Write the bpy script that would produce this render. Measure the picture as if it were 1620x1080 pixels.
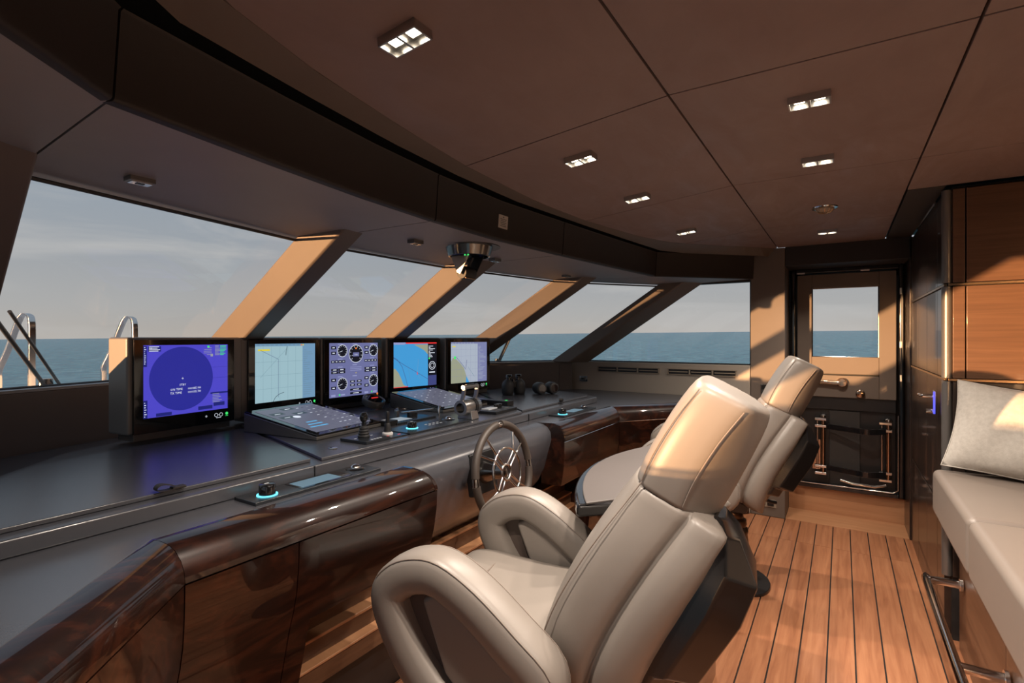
import bpy, math, random
from mathutils import Vector, Matrix
random.seed(7)
for o in list(bpy.data.objects): bpy.data.objects.remove(o)
S = bpy.context.scene
C = S.collection
R = math.radians

# ------------------------------------------------------------------ camera
cam_d = bpy.data.cameras.new('camera'); cam = bpy.data.objects.new('camera', cam_d); C.objects.link(cam)
cam_d.sensor_width = 36.0; cam_d.lens = 36.0 * 817 / 1620
cam_d.shift_y = -5.5 / 1620
cam_d.clip_start = 0.02; cam_d.clip_end = 60000
cam.location = (0, 0, 1.4)
cam.rotation_euler = (R(90), 0, R(32.57 - 90))
S.camera = cam
S.view_settings.view_transform = 'Standard'; S.view_settings.look = 'None'
S.view_settings.exposure = 0.16; S.view_settings.gamma = 1.0
S.view_settings.use_curve_mapping = False

# ------------------------------------------------------------------ sky
W = bpy.data.worlds.new('sky'); S.world = W; W.use_nodes = True
nt = W.node_tree; nt.nodes.clear()
def N(t, typ, **kw):
    n = t.nodes.new(typ)
    for k, v in kw.items(): setattr(n, k, v)
    return n
tc = N(nt, 'ShaderNodeTexCoord'); sx = N(nt, 'ShaderNodeSeparateXYZ'); nt.links.new(tc.outputs['Generated'], sx.inputs[0])
rp = N(nt, 'ShaderNodeValToRGB'); nt.links.new(sx.outputs['Z'], rp.inputs[0])
e = rp.color_ramp.elements
e[0].position = 0.0; e[0].color = (.53, .475, .43, 1)
e[1].position = 1.0; e[1].color = (.26, .34, .45, 1)
for p, c in ((.05, (.47, .455, .445, 1)), (.13, (.39, .405, .43, 1)), (.3, (.30, .36, .43, 1))):
    q = rp.color_ramp.elements.new(p); q.color = c
mp = N(nt, 'ShaderNodeMapping'); mp.inputs['Scale'].default_value = (1.3, 1.0, 6.5); mp.inputs['Rotation'].default_value = (0.0, .14, .5)
nt.links.new(tc.outputs['Generated'], mp.inputs[0])
nz = N(nt, 'ShaderNodeTexNoise'); nz.inputs['Scale'].default_value = 2.1; nz.inputs['Detail'].default_value = 7; nz.inputs['Roughness'].default_value = .55
nz.inputs['Distortion'].default_value = .6
nt.links.new(mp.outputs[0], nz.inputs[0])
cr = N(nt, 'ShaderNodeValToRGB'); cr.color_ramp.elements[0].position = .5; cr.color_ramp.elements[1].position = .78
nt.links.new(nz.outputs[0], cr.inputs[0])
mul = N(nt, 'ShaderNodeMath', operation='MULTIPLY'); mul.inputs[1].default_value = 1.0; nt.links.new(cr.outputs[0], mul.inputs[0])
mx = N(nt, 'ShaderNodeMixRGB'); mx.inputs[2].default_value = (.58, .555, .54, 1)
nt.links.new(mul.outputs[0], mx.inputs[0]); nt.links.new(rp.outputs[0], mx.inputs[1])
bg = N(nt, 'ShaderNodeBackground'); bg.inputs[1].default_value = .92
nt.links.new(mx.outputs[0], bg.inputs[0])
wo = N(nt, 'ShaderNodeOutputWorld'); nt.links.new(bg.outputs[0], wo.inputs[0])

# ------------------------------------------------------------------ low sun over the port bow
sd = bpy.data.lights.new('sun', 'SUN'); sd.energy = 10.5; sd.color = (1.0, .53, .24); sd.angle = R(.53)
sun = bpy.data.objects.new('sun', sd); C.objects.link(sun); sun.location = (-20, 11, 3)
sun.rotation_euler = Vector((.905, -.425, -.026)).to_track_quat('-Z', 'Y').to_euler()

LAMP_W = 9.5

# ================================================================== materials
M = {}
def pmat(name, col, rough=.5, metal=0, spec=.5, coat=0, emit=None, es=1.0):
    m = bpy.data.materials.new(name); m.use_nodes = True
    b = m.node_tree.nodes['Principled BSDF']
    b.inputs['Base Color'].default_value = (*col, 1); b.inputs['Roughness'].default_value = rough
    b.inputs['Metallic'].default_value = metal; b.inputs['Specular IOR Level'].default_value = spec
    b.inputs['Coat Weight'].default_value = coat; b.inputs['Coat Roughness'].default_value = .03
    if emit:
        b.inputs['Emission Color'].default_value = (*emit, 1); b.inputs['Emission Strength'].default_value = es
    M[name] = m; return m
def texco(t, scale, rot=(0, 0, 0)):
    c = N(t, 'ShaderNodeTexCoord'); p = N(t, 'ShaderNodeMapping'); p.inputs['Scale'].default_value = scale; p.inputs['Rotation'].default_value = rot
    t.links.new(c.outputs['Object'], p.inputs[0]); return p.outputs[0]
def noise(t, vec, sc, det=4, rough=.55, dist=0):
    n = N(t, 'ShaderNodeTexNoise'); n.inputs['Scale'].default_value = sc; n.inputs['Detail'].default_value = det
    n.inputs['Roughness'].default_value = rough; n.inputs['Distortion'].default_value = dist
    t.links.new(vec, n.inputs[0]); return n.outputs[0]
def ramp(t, fac, stops):
    r = N(t, 'ShaderNodeValToRGB'); el = r.color_ramp.elements
    el[0].position, el[0].color = stops[0][0], (*stops[0][1], 1)
    el[1].position, el[1].color = stops[-1][0], (*stops[-1][1], 1)
    for p, c in stops[1:-1]:
        q = el.new(p); q.color = (*c, 1)
    t.links.new(fac, r.inputs[0]); return r.outputs[0]
def bump(t, h, st, dist=.002):
    b = N(t, 'ShaderNodeBump'); b.inputs['Strength'].default_value = st; b.inputs['Distance'].default_value = dist
    t.links.new(h, b.inputs['Height']); t.links.new(b.outputs[0], t.nodes['Principled BSDF'].inputs['Normal'])
def grainvar(name, k):
    t = M[name].node_tree; mp_ = [q for q in t.nodes if q.type == 'MAPPING'][0]; oi = N(t, 'ShaderNodeObjectInfo')
    ml = N(t, 'ShaderNodeMath', operation='MULTIPLY'); ml.inputs[1].default_value = k
    t.links.new(oi.outputs['Random'], ml.inputs[0]); t.links.new(ml.outputs[0], mp_.inputs['Location'])
def leather(name, a, b, rough, sc=160, bs=.15, cloud=2.0, spec=.5):
    m = pmat(name, a, rough, spec=spec); t = m.node_tree
    v = texco(t, (1, 1, 1))
    col = ramp(t, noise(t, v, cloud, 5, .6), [(.3, a), (.7, b)])
    t.links.new(col, t.nodes['Principled BSDF'].inputs['Base Color'])
    bump(t, noise(t, v, sc, 2), bs, .001)
    return m
def wood(name, stops, scale, rough, coat, nsc=3, dist=1.2, bs=0, spec=.5):
    m = pmat(name, stops[0][1], rough, coat=coat, spec=spec); t = m.node_tree
    v = texco(t, scale)
    n = noise(t, v, nsc, 8, .6, dist)
    t.links.new(ramp(t, n, stops), t.nodes['Principled BSDF'].inputs['Base Color'])
    if bs: bump(t, n, bs, .002)
    return m
leather('console_leather', (.060, .062, .073), (.070, .072, .084), .27, spec=1.0)
leather('front_leather', (.135, .12, .118), (.15, .134, .13), .5)
pmat('sill_sky_grey', (.36, .37, .39), .4)  # sky light on the sill tops painted in as pale grey
leather('trim_leather', (.021, .0165, .015), (.025, .0195, .0175), .6)
leather('rim_leather', (.045, .034, .028), (.052, .040, .033), .5)
leather('soffit_leather', (.23, .21, .215), (.265, .24, .246), .5)
leather('wall_leather', (.14, .110, .09), (.16, .126, .102), .55)
leather('bulwark_leather', (.36, .315, .265), (.40, .35, .295), .55)
leather('chair_leather', (.215, .188, .165), (.232, .203, .178), .40, 220, .08, 1.5)
leather('bench_leather', (.215, .178, .152), (.235, .195, .167), .40, 220, .08, 1.5)
leather('island_leather', (.066, .056, .052), (.074, .062, .058), .5)
m = leather('ceiling_suede', (.205, .145, .132), (.26, .19, .175), .62, 90, .2, 1.6, .35)
t = m.node_tree; t.links.new(ramp(t, noise(t, texco(t, (1, 2.5, 1)), 2.2, 6, .65, 1.0), [(.3, (.72,) * 3), (.7, (.40,) * 3)]), t.nodes['Principled BSDF'].inputs['Roughness'])
wood('gloss_wood', [(.25, (.004, .0015, .001)), (.5, (.012, .0035, .002)), (.62, (.034, .009, .004)), (.8, (.006, .002, .0015))], (1.0, 4, 4), .35, 1.0, 2.4, 2.2, 0, .2)
wood('teak', [(.25, (.25, .092, .042)), (.5, (.375, .155, .073)), (.75, (.48, .22, .108))], (.9, 14, 14), .38, .12, 2.5, .6, .02)
grainvar('teak', 37.0)
wood('teak_light', [(.2, (.40, .185, .085)), (.5, (.48, .235, .115)), (.8, (.55, .29, .15))], (9, .7, 9), .4, .1, 2.5, .6)
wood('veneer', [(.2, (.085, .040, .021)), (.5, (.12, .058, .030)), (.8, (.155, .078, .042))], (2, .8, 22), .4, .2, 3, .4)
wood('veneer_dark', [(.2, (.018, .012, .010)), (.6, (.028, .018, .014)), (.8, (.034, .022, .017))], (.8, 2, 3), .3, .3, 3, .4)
pmat('steel', (.72, .70, .68), .12, 1); pmat('brushed', (.50, .49, .48), .32, 1); pmat('satin_grey', (.20, .19, .18), .38, .6)
pmat('housing', (.26, .24, .225), .42, .35); pmat('bronze', (.52, .38, .28), .16, 1); pmat('dark_steel', (.25, .24, .23), .2, 1)
pmat('black', (.012, .012, .013), .35); pmat('black_gloss', (.008, .008, .009), .08, coat=.5); pmat('black_matt', (.016, .015, .015), .6)
pmat('rubber', (.03, .03, .032), .5); pmat('dark_panel', (.02, .023, .028), .25); pmat('charcoal', (.03, .028, .027), .5)
pmat('shell', (.012, .011, .011), .22); pmat('pedestal', (.09, .055, .035), .3, .7)
pmat('caulk', (.012, .009, .008), .7); pmat('vent_cream', (.30, .25, .19), .5); pmat('white', (.7, .7, .7), .4); pmat('gelcoat', (.75, .78, .8), .3)
pmat('seam', (.20, .16, .135), .6); pmat('lining', (.085, .062, .052), .6); pmat('gold', (.38, .26, .16), .3, 1)
pmat('sign_plate', (.55, .50, .45), .5); pmat('ink', (.05, .05, .05), .6); pmat('label_white', (.6, .65, .7), .5)
pmat('lens', (.02, .012, .012), .05, coat=1); pmat('ball', (.6, .6, .62), .1, 1)
m = leather('pillow_cloth', (.46, .43, .385), (.56, .53, .48), .85, 260, .5, 60, .2)
def emis(name, col, s=1.0): return pmat(name, (0, 0, 0), .4, emit=col, es=s)
emis('led', (1, .86, .66), 14); emis('led_blue', (.08, .10, .9), 1.1); emis('led_cyan', (.15, .75, .95), 1.6)
emis('e_green', (.05, .75, .15), 1); emis('e_red', (.8, .03, .03), .9); emis('e_orange', (.85, .22, .04), .9); emis('e_white', (.75, .8, .9), .9); emis('e_grey', (.3, .32, .36), .9)
emis('e_yellow', (.75, .62, .04), .9)
emis('radar_bg', (.065, .055, .50), 1); emis('radar_disc', (.020, .022, .26), 1); emis('radar_dark', (.012, .016, .16), 1)
emis('chart_bg', (.36, .55, .62), .8); emis('chart_side', (.18, .34, .52), .8); emis('chart_line', (.16, .28, .36), .8); emis('chart_dark', (.02, .04, .06), 1)
emis('gauge_bg', (.13, .14, .30), 1); emis('gauge_dark', (.005, .006, .012), 1); emis('gauge_head', (.26, .28, .5), 1)
emis('sea_chart', (.055, .32, .66), .9); emis('land', (.36, .38, .27), .8); emis('navy', (.05, .06, .2), .9); emis('chart_grey', (.44, .50, .60), .8); emis('chart_side2', (.22, .24, .44), .8)
emis('pad_bg', (.11, .11, .155), .9); emis('pad_tile', (.03, .04, .05), 1); emis('pad_blue', (.1, .4, .7), .9); emis('lcd', (.16, .26, .33), .7); emis('lcd_pale', (.33, .37, .40), .8)
# glass: clear tinted pane with mirror reflection by fresnel
m = bpy.data.materials.new('glass'); m.use_nodes = True; t = m.node_tree; t.nodes.clear()
lw = N(t, 'ShaderNodeLayerWeight'); pw = N(t, 'ShaderNodeMath', operation='POWER'); pw.inputs[1].default_value = 5.0
t.links.new(lw.outputs['Facing'], pw.inputs[0])
fr = N(t, 'ShaderNodeMath', operation='MULTIPLY_ADD'); fr.inputs[1].default_value = .6; fr.inputs[2].default_value = .02
t.links.new(pw.outputs[0], fr.inputs[0])
tr = N(t, 'ShaderNodeBsdfTransparent'); tr.inputs[0].default_value = (.95, .965, .97, 1)
gl = N(t, 'ShaderNodeBsdfGlossy'); gl.inputs['Roughness'].default_value = .01
ms = N(t, 'ShaderNodeMixShader'); mo = N(t, 'ShaderNodeOutputMaterial')
t.links.new(fr.outputs[0], ms.inputs[0]); t.links.new(tr.outputs[0], ms.inputs[1]); t.links.new(gl.outputs[0], ms.inputs[2]); t.links.new(ms.outputs[0], mo.inputs[0])
M['glass'] = m
# sea
m = pmat('sea', (.03, .085, .12), .25, spec=.38); t = m.node_tree
v = texco(t, (.22, .22, .22)); n1 = noise(t, v, 1.0, 9, .62, .3)
v2 = texco(t, (.012, .012, .012)); n2 = noise(t, v2, 1.0, 5, .5)
t.links.new(ramp(t, n1, [(.3, (.015, .17, .27)), (.5, (.06, .32, .44)), (.72, (.26, .57, .66))]), t.nodes['Principled BSDF'].inputs['Base Color'])
bump(t, n1, .9, 1.6)

# ================================================================== mesh helpers
class MB:
    def __init__(s): s.v = []; s.f = []; s.mi = []; s.cur = 0
    def add(s, vs, fs):
        o = len(s.v); s.v += [tuple(p) for p in vs]
        for f in fs: s.f.append(tuple(i + o for i in f)); s.mi.append(s.cur)
        return s
    def box(s, c, d, mat=None):
        x, y, z = (k / 2 for k in d)
        vs = [Vector((i * x, j * y, k * z)) for k in (-1, 1) for j in (-1, 1) for i in (-1, 1)]
        if mat: vs = [mat @ p for p in vs]
        vs = [p + Vector(c) for p in vs]
        return s.add(vs, [(0, 2, 3, 1), (4, 5, 7, 6), (0, 1, 5, 4), (2, 6, 7, 3), (0, 4, 6, 2), (1, 3, 7, 5)])
    def prism(s, pts, ext):           # polygon of 3d points extruded along a vector
        n = len(pts); a = [Vector(p) for p in pts]; b = [p + Vector(ext) for p in a]
        return s.add(a + b, [tuple(range(n - 1, -1, -1)), tuple(range(n, 2 * n))] + [(i, (i + 1) % n, n + (i + 1) % n, n + i) for i in range(n)])
    def loft(s, rings, closed=True, cap=True, loop=False):
        n = len(rings[0]); vs = [p for r in rings for p in r]; fs = []
        m = len(rings)
        for a in range(m if loop else m - 1):
            b = (a + 1) % m
            for i in range(n if closed else n - 1):
                j = (i + 1) % n; fs.append((a * n + i, a * n + j, b * n + j, b * n + i))
        if cap and closed and not loop: fs += [tuple(range(n - 1, -1, -1)), tuple((m - 1) * n + i for i in range(n))]
        return s.add(vs, fs)
    def tube(s, path, r, n=8, loop=False):
        P = [Vector(p) for p in path]; k = len(P); rings = []; up = None
        rr = r if isinstance(r, (list, tuple)) else [r] * k
        for i in range(k):
            a = P[(i - 1) % k] if (loop or i > 0) else P[i]; b = P[(i + 1) % k] if (loop or i < k - 1) else P[i]
            t = (b - a).normalized()
            if up is None: up = t.orthogonal().normalized()
            up = (up - t * up.dot(t)).normalized(); sd_ = t.cross(up)
            rings.append([P[i] + (up * math.cos(2 * math.pi * q / n) + sd_ * math.sin(2 * math.pi * q / n)) * rr[i] for q in range(n)])
        return s.loft(rings, True, True, loop)
    def lathe(s, prof, n=24, c=(0, 0, 0), axis='Z', mat=None):
        rings = []
        for q in range(n):
            a = 2 * math.pi * q / n; ring = []
            for r, z in prof:
                p = Vector((r * math.cos(a), r * math.sin(a), z))
                if axis == 'X': p = Vector((p.z, p.x, p.y))
                if axis == 'Y': p = Vector((p.y, p.z, p.x))
                if mat: p = mat @ p
                ring.append(p + Vector(c))
            rings.append(ring)
        return s.loft(rings, False, False, True)
    def disc(s, c, r, n=24, rx=None):
        rx = rx or r
        return s.add([(c[0] + rx * math.cos(2 * math.pi * i / n), c[1] + r * math.sin(2 * math.pi * i / n), c[2]) for i in range(n)], [tuple(range(n))])
def link(o, parent):
    C.objects.link(o)
    if parent is not None: o.parent = parent
    return o
def obj(name, mb, mat, parent=None, smooth=False, bev=0, seg=2, sub=0, angle=40):
    me = bpy.data.meshes.new(name); me.from_pydata(mb.v, [], mb.f)
    mats = mat if isinstance(mat, (list, tuple)) else [mat]
    for k in mats: me.materials.append(M[k])
    for p, i in zip(me.polygons, mb.mi): p.material_index = i
    import bmesh
    bm = bmesh.new(); bm.from_mesh(me); bmesh.ops.remove_doubles(bm, verts=bm.verts, dist=1e-6); bmesh.ops.recalc_face_normals(bm, faces=bm.faces); bm.to_mesh(me); bm.free()
    o = bpy.data.objects.new(name, me); link(o, parent)
    if name in ('marking', 'keys', 'lettering'): o['kind'] = 'stuff'
    if bev:
        b = o.modifiers.new('bevel', 'BEVEL'); b.width = bev; b.segments = seg; b.limit_method = 'ANGLE'; b.angle_limit = R(angle); b.harden_normals = True
    if sub:
        q = o.modifiers.new('subsurf', 'SUBSURF'); q.levels = sub; q.render_levels = sub
    if smooth or bev or sub:
        me.polygons.foreach_set('use_smooth', [True] * len(me.polygons))
        if not sub:
            try: me.set_sharp_from_angle(angle=R(50))
            except Exception: pass
    return o
def tag(o, label, cat, group=None):
    o['label'] = label; o['category'] = cat
    if group: o['group'] = group
    return o
def struct(o): o['kind'] = 'structure'; return o
def empty(name, loc=(0, 0, 0), rz=0):
    o = bpy.data.objects.new(name, None); o.location = loc; o.rotation_euler = (0, 0, rz); o.empty_display_size = .1; C.objects.link(o); return o
def thing(name, label, cat, loc=(0, 0, 0), rz=0, group=None): return tag(empty(name, loc, rz), label, cat, group)
def box(c, d, mat=None): return MB().box(c, d, mat)
def cyl(c, r, h, n=24, axis='Z', mat=None, r2=None):
    r2 = r if r2 is None else r2
    return MB().lathe([(0, -h / 2), (r, -h / 2), (r2, h / 2), (0, h / 2)], n, c, axis, mat)
def resample(pts, n):
    P = [Vector(p) for p in pts]; L = [0]
    for a, b in zip(P, P[1:]): L.append(L[-1] + (b - a).length)
    out = []
    for i in range(n):
        d = L[-1] * i / (n - 1); k = 0
        while k < len(P) - 2 and L[k + 1] < d: k += 1
        u = (d - L[k]) / max(1e-9, L[k + 1] - L[k]); out.append(P[k].lerp(P[k + 1], u))
    return out
def smoothpath(pts, n, loop=False):
    P = [Vector(p) for p in pts]; k = len(P); out = []
    segs = k if loop else k - 1
    for i in range(segs):
        g = lambda j: P[j % k] if loop else P[max(0, min(k - 1, j))]
        a, b, c, d = g(i - 1), g(i), g(i + 1), g(i + 2)
        for q in range(n):
            u = q / n
            out.append(.5 * ((2 * b) + (c - a) * u + (2 * a - 5 * b + 4 * c - d) * u * u + (3 * b - a - 3 * c + d) * u ** 3))
    if not loop: out.append(P[-1])
    return out
def text_mesh(s, size, align='LEFT'):
    cu = bpy.data.curves.new('t', 'FONT'); cu.body = s; cu.size = size; cu.align_x = align; cu.resolution_u = 1
    o = bpy.data.objects.new('t', cu); C.objects.link(o)
    dg = bpy.context.evaluated_depsgraph_get(); dg.update()
    me = bpy.data.meshes.new_from_object(o.evaluated_get(dg))
    vs = [tuple(v.co) for v in me.vertices]; fs = [tuple(p.vertices) for p in me.polygons]
    bpy.data.objects.remove(o); bpy.data.curves.remove(cu); bpy.data.meshes.remove(me)
    return vs, fs

# ================================================================== setting
XP, XS = -.4, 4.5          # port and starboard faces of the cabin
# --- floor of teak planks
fl = struct(empty('floor'))
obj('subfloor', MB().prism([(XP, -1.2, -.03), (4.9, -1.2, -.03), (4.9, 3.2, -.03), (XP, 3.2, -.03)], (0, 0, .022)), 'caulk', fl)
y = .16 - .105 * 6; k = 0
pm = {}
while y < 1.7:
    for x0, x1 in ((XP, 1.35), (1.35, 4.05), (4.05, 4.52)):
        w = .105 - .0065
        key = (round(x1 - x0, 3),)
        if key not in pm:
            o = obj('plank', MB().box((0, 0, 0), (x1 - x0 - .0015, w, .014)), 'teak', fl); pm[key] = o.data
        else:
            o = bpy.data.objects.new('plank', pm[key]); link(o, fl)
        o.location = ((x0 + x1) / 2, y + .0525, -.007)
    y += .105
obj('margin_board', MB().box((4.685, -.03, -.007), (.33, .80, .014)), 'teak_light', fl)
obj('edge_board', MB().box((2.05, -.60, -.0065), (4.9, .27, .013)), 'teak', fl)

# --- starboard wall: below the side window, jamb, header and recess of the door
ws = struct(empty('wall_starboard'))
obj('panel', MB().box((XS + .03, 1.405, .59), (.06, 1.575, 1.18)), 'bulwark_leather', ws, bev=.004)
obj('jamb_panel', MB().box((XS + .23, .4925, 1.05), (.46, .245, 2.10)), 'wall_leather', ws, bev=.006)
obj('header_panel', MB().box((XS + .17, -.02, 2.03), (.34, .78, .15)), 'trim_leather', ws, bev=.004)
obj('reveal', MB().box((XS + .23, -.425, 1.05), (.46, .06, 2.10)), 'veneer_dark', ws, bev=.004)
obj('back_panel', MB().box((4.91, -.02, .61), (.06, .75, 1.22)), 'black_matt', ws)
obj('riser', MB().box((4.86, -.015, .095), (.04, .77, .19)), 'teak_light', ws)
obj('upper_strip', MB().box((XS + .03, .905, 2.0), (.06, .58, .30)), 'trim_leather', ws)
# --- port wall (behind the camera's left shoulder), doorway left open
wp = struct(empty('wall_port'))
obj('panel', MB().box((XP - .03, 1.405, .563), (.06, 1.575, 1.126)), 'wall_leather', wp)  # unseen sill lowered so the low sun reaches down the headrest
obj('jamb_panel', MB().box((XP - .03, .4925, 1.05), (.06, .245, 2.10)), 'wall_leather', wp)
obj('header_panel', MB().box((XP - .03, -.02, 2.03), (.06, .78, .15)), 'trim_leather', wp)
obj('aft_panel', MB().box((XP - .03, -.87, 1.05), (.06, .92, 2.1)), 'wall_leather', wp)
obj('upper_strip', MB().box((XP - .03, .905, 2.0), (.06, .58, .30)), 'trim_leather', wp)
obj('threshold', MB().box((XP - .03, -.02, .0), (.06, .78, .06)), 'teak_light', wp)
# --- aft wall behind the bench
wa = struct(obj('wall_aft', MB().box((1.4, -1.31, 1.05), (3.7, .06, 2.1)), 'veneer_dark'))

# --- front wall under the windscreen, with sill and raked mullions
WB = [(XP, 2.19), (-.28, 2.27), (.47, 2.89), (1.5, 3.2), (2.56, 3.2), (3.5, 2.93), (4.38, 2.27), (XS, 2.19)]
WT = [(XP, 1.2), (-.35, 1.25), (.38, 1.85), (1.5, 2.08), (2.55, 2.08), (3.63, 1.87), (4.45, 1.25), (XS, 1.2)]
ZB, ZT = 1.185, 1.84
def inset(pts, d):
    out = []
    for x, yy in pts: 
        q = Vector((x - 2.05, yy - .9)); out.append((x - q.x / q.length * d, yy - q.y / q.length * d))
    return out
wf = struct(empty('wall_front'))
WI = inset(WB, .07)
for i in range(len(WB) - 1):
    a, b, c, d = WI[i], WI[i + 1], WB[i + 1], WB[i]
    obj('panel', MB().prism([(*a, -.02), (*b, -.02), (*c, -.02), (*d, -.02)], (0, 0, 1.19)), 'front_leather', wf, bev=.004)
    obj('sill', MB().prism([(*a, 1.171), (*b, 1.171), (*c, 1.171), (*d, 1.171)], (0, 0, .012)), 'sill_sky_grey', wf)
def mullion(tb, bt, wdt, dep):
    T = Vector((*tb, ZT + .02)); B = Vector((*bt, ZB - .012)); ax = (T - B).normalized()
    side = Vector((1, 0, 0)) if abs(tb[0] - 2.05) < .8 else Vector((T.y - B.y, B.x - T.x, 0)).normalized()
    return T, B, ax
def beam(name, T, B, tang, w, dep, mat, parent):
    ax = (T - B).normalized(); u = (tang - ax * tang.dot(ax)).normalized(); n = ax.cross(u)
    if n.y > 0: n = -n                      # towards the cabin
    mb = MB()
    rings = []
    for P_ in (B, T):
        zc = 1.174 if P_ is B else 1.90
        rings.append([q_ + ax * ((zc - q_.z) / ax.z) for q_ in (P_ - u * w / 2, P_ + u * w / 2, P_ + u * w / 2 * .8 + n * dep, P_ - u * w / 2 * .8 + n * dep)])
    mb.loft(rings); return obj(name, mb, mat, parent, bev=.012, seg=3)
for i, (w, dp) in ((2, (.14, .10)), (3, (.15, .15)), (4, (.15, .15)), (5, (.15, .14)), (1, (.17, .13)), (6, (.22, .12))):
    tang = Vector((WB[i + 1][0] - WB[i - 1][0], WB[i + 1][1] - WB[i - 1][1], 0)).normalized()
    beam('mullion', Vector((*WT[i], ZT + .01)) + (Vector((*WT[i], ZT)) - Vector((*WB[i], ZB))) * .14, Vector((*WB[i], ZB - .03)), tang, w, dp, 'wall_leather', wf)
# --- window panes
def pane(n, a, b, c, d):
    w = struct(empty('window_%d' % n))
    A, B_, C_, D_ = (Vector(p) for p in (a, b, c, d)); nn = (B_ - A).cross(D_ - A).normalized() * .006
    obj('pane', MB().prism([A, B_, C_, D_], nn), 'glass', w)
    mb = MB(); ctr = (A + B_ + C_ + D_) / 4
    for p, q in ((A, B_), (B_, C_), (C_, D_), (D_, A)):
        mb.tube([p.lerp(ctr, .004), q.lerp(ctr, .004)], .006, 6)
    obj('seal', mb, 'rubber', w)
n = 1
for i in range(1, 6):
    pane(n, (*WB[i], ZB), (*WB[i + 1], ZB), (*WT[i + 1], ZT), (*WT[i], ZT)); n += 1
pane(6, (XS + .03, 2.19, ZB), (XS + .03, .616, ZB), (XS + .03, .616, ZT + .02), (XS + .03, 1.2, ZT + .02))
pane(7, (XP - .03, 2.24, 1.135), (XP - .03, .616, 1.135), (XP - .03, .616, ZT + .02), (XP - .03, 1.2, ZT + .02))

# --- soffit and fascia over the windscreen
FB = [(XP, .56), (.24, 1.068), (.43, 1.222), (.82, 1.290), (1.2, 1.345), (1.574, 1.378), (2.05, 1.388), (2.611, 1.340), (3.2, 1.285), (3.906, 1.207), (XS, .60)]
SEG = [(0, 2), (2, 5), (5, 7), (7, 9), (9, 10)]
WTS = [[(XP, 1.2), (.45, 1.87)], [(.45, 1.87), (1.5, 2.08)], [(1.5, 2.08), (2.55, 2.08)], [(2.55, 2.08), (3.63, 1.87)], [(3.63, 1.87), (4.45, 1.25), (XS, 1.19)]]
tm = struct(empty('trim_1'))
FBV = [Vector((*p, 0)) for p in FB]
def nrm(i):
    ts = []
    if i > 0: ts.append((FBV[i] - FBV[i - 1]).normalized())
    if i < len(FBV) - 1: ts.append((FBV[i + 1] - FBV[i]).normalized())
    t_ = sum(ts, Vector()).normalized(); n_ = Vector((t_.y, -t_.x, 0)); return n_ / max(.6, n_.dot(Vector((ts[0].y, -ts[0].x, 0))))
FPR = [(.0, 1.8685), (.003, 1.8687), (.006, 1.8697), (.0085, 1.8715), (.0102, 1.874), (.011, 1.8775), (.012, 1.89), (.024, 2.045), (.03, 2.05), (-.03, 2.05), (-.03, 1.8685)]
for (a, b), wt in zip(SEG, WTS):
    fb = []; nb = []
    for i in range(a, b):
        k_ = 6
        for j in range(k_ + (1 if i == b - 1 else 0)):
            u = j / k_; p = FBV[i].lerp(FBV[i + 1], u); fb.append(Vector((p.x, p.y, 1.869))); nb.append(nrm(i).lerp(nrm(i + 1), u))
    n_ = len(fb)
    wtp = resample([(*p, ZT + .012) for p in wt], n_)
    for L_ in (fb, wtp): L_[0] = L_[0].lerp(L_[1], .02 * n_ / 7); L_[-1] = L_[-1].lerp(L_[-2], .02 * n_ / 7)
    rings = []
    for p, q in zip(fb, wtp):
        q2 = q + (q - p).normalized() * .03
        rings.append([p, q2, q2 + Vector((0, 0, .05)), p + Vector((0, 0, .06))])
    obj('soffit_panel', MB().loft(rings), 'soffit_leather', tm)
    rings = [[Vector((p.x + m_.x * dd, p.y + m_.y * dd, z)) for dd, z in FPR] for p, m_ in zip(fb, nb)]
    obj('fascia_panel', MB().loft(rings), 'trim_leather', tm, smooth=True)

# --- ceiling panels
ce = struct(empty('ceiling'))
def cz(yv): return 2.10 - max(0, yv - .423) * .098
CI = [(XP, .30), (.10, .72), (.5, .985), (.79, 1.06), (1.15, 1.115), (1.5, 1.157), (2.05, 1.18), (2.535, 1.158), (3.1, 1.08), (3.5, .985), (3.9, .78), (4.2, .60), (XS, .44)]
def ciy(x):
    for (x0, y0), (x1, y1) in zip(CI, CI[1:]):
        if x0 <= x <= x1: return y0 + (y1 - y0) * (x - x0) / (x1 - x0)
    return CI[-1][1]
XC = [XP, .45, 1.5, 2.547, 3.65, XS]
g = .003
for x0, x1 in zip(XC, XC[1:]):
    obj('ceiling_panel', MB().prism([(x0 + g, -.258 + g, 2.1), (x1 - g, -.258 + g, 2.1), (x1 - g, .423 - g, 2.1), (x0 + g, .423 - g, 2.1)], (0, 0, .02)), 'ceiling_suede', ce, bev=.002)
    xs = [x0 + g + (x1 - x0 - 2 * g) * i / 10 for i in range(11)]
    rings = []
    for x in xs:
        ye = max(.43, ciy(x)); rings.append([Vector((x, .423 + g, 2.1)), Vector((x, ye, cz(ye))), Vector((x, ye, cz(ye) + .02)), Vector((x, .423 + g, 2.12))])
    obj('ceiling_panel', MB().loft(rings), 'ceiling_suede', ce)
    if x0 < 3.0:
        xe = min(x1, 3.07)
        obj('ceiling_panel', MB().prism([(x0 + g, -1.2, 2.1), (xe - g, -1.2, 2.1), (xe - g, -.258 - g, 2.1), (x0 + g, -.258 - g, 2.1)], (0, 0, .02)), 'ceiling_suede', ce, bev=.002)
obj('passage_border', MB().prism([(3.075, -.405, 2.1), (XS, -.405, 2.1), (XS, -.264, 2.1), (3.075, -.264, 2.1)], (0, 0, .02)), 'trim_leather', ce, bev=.002)
rings = []
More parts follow.
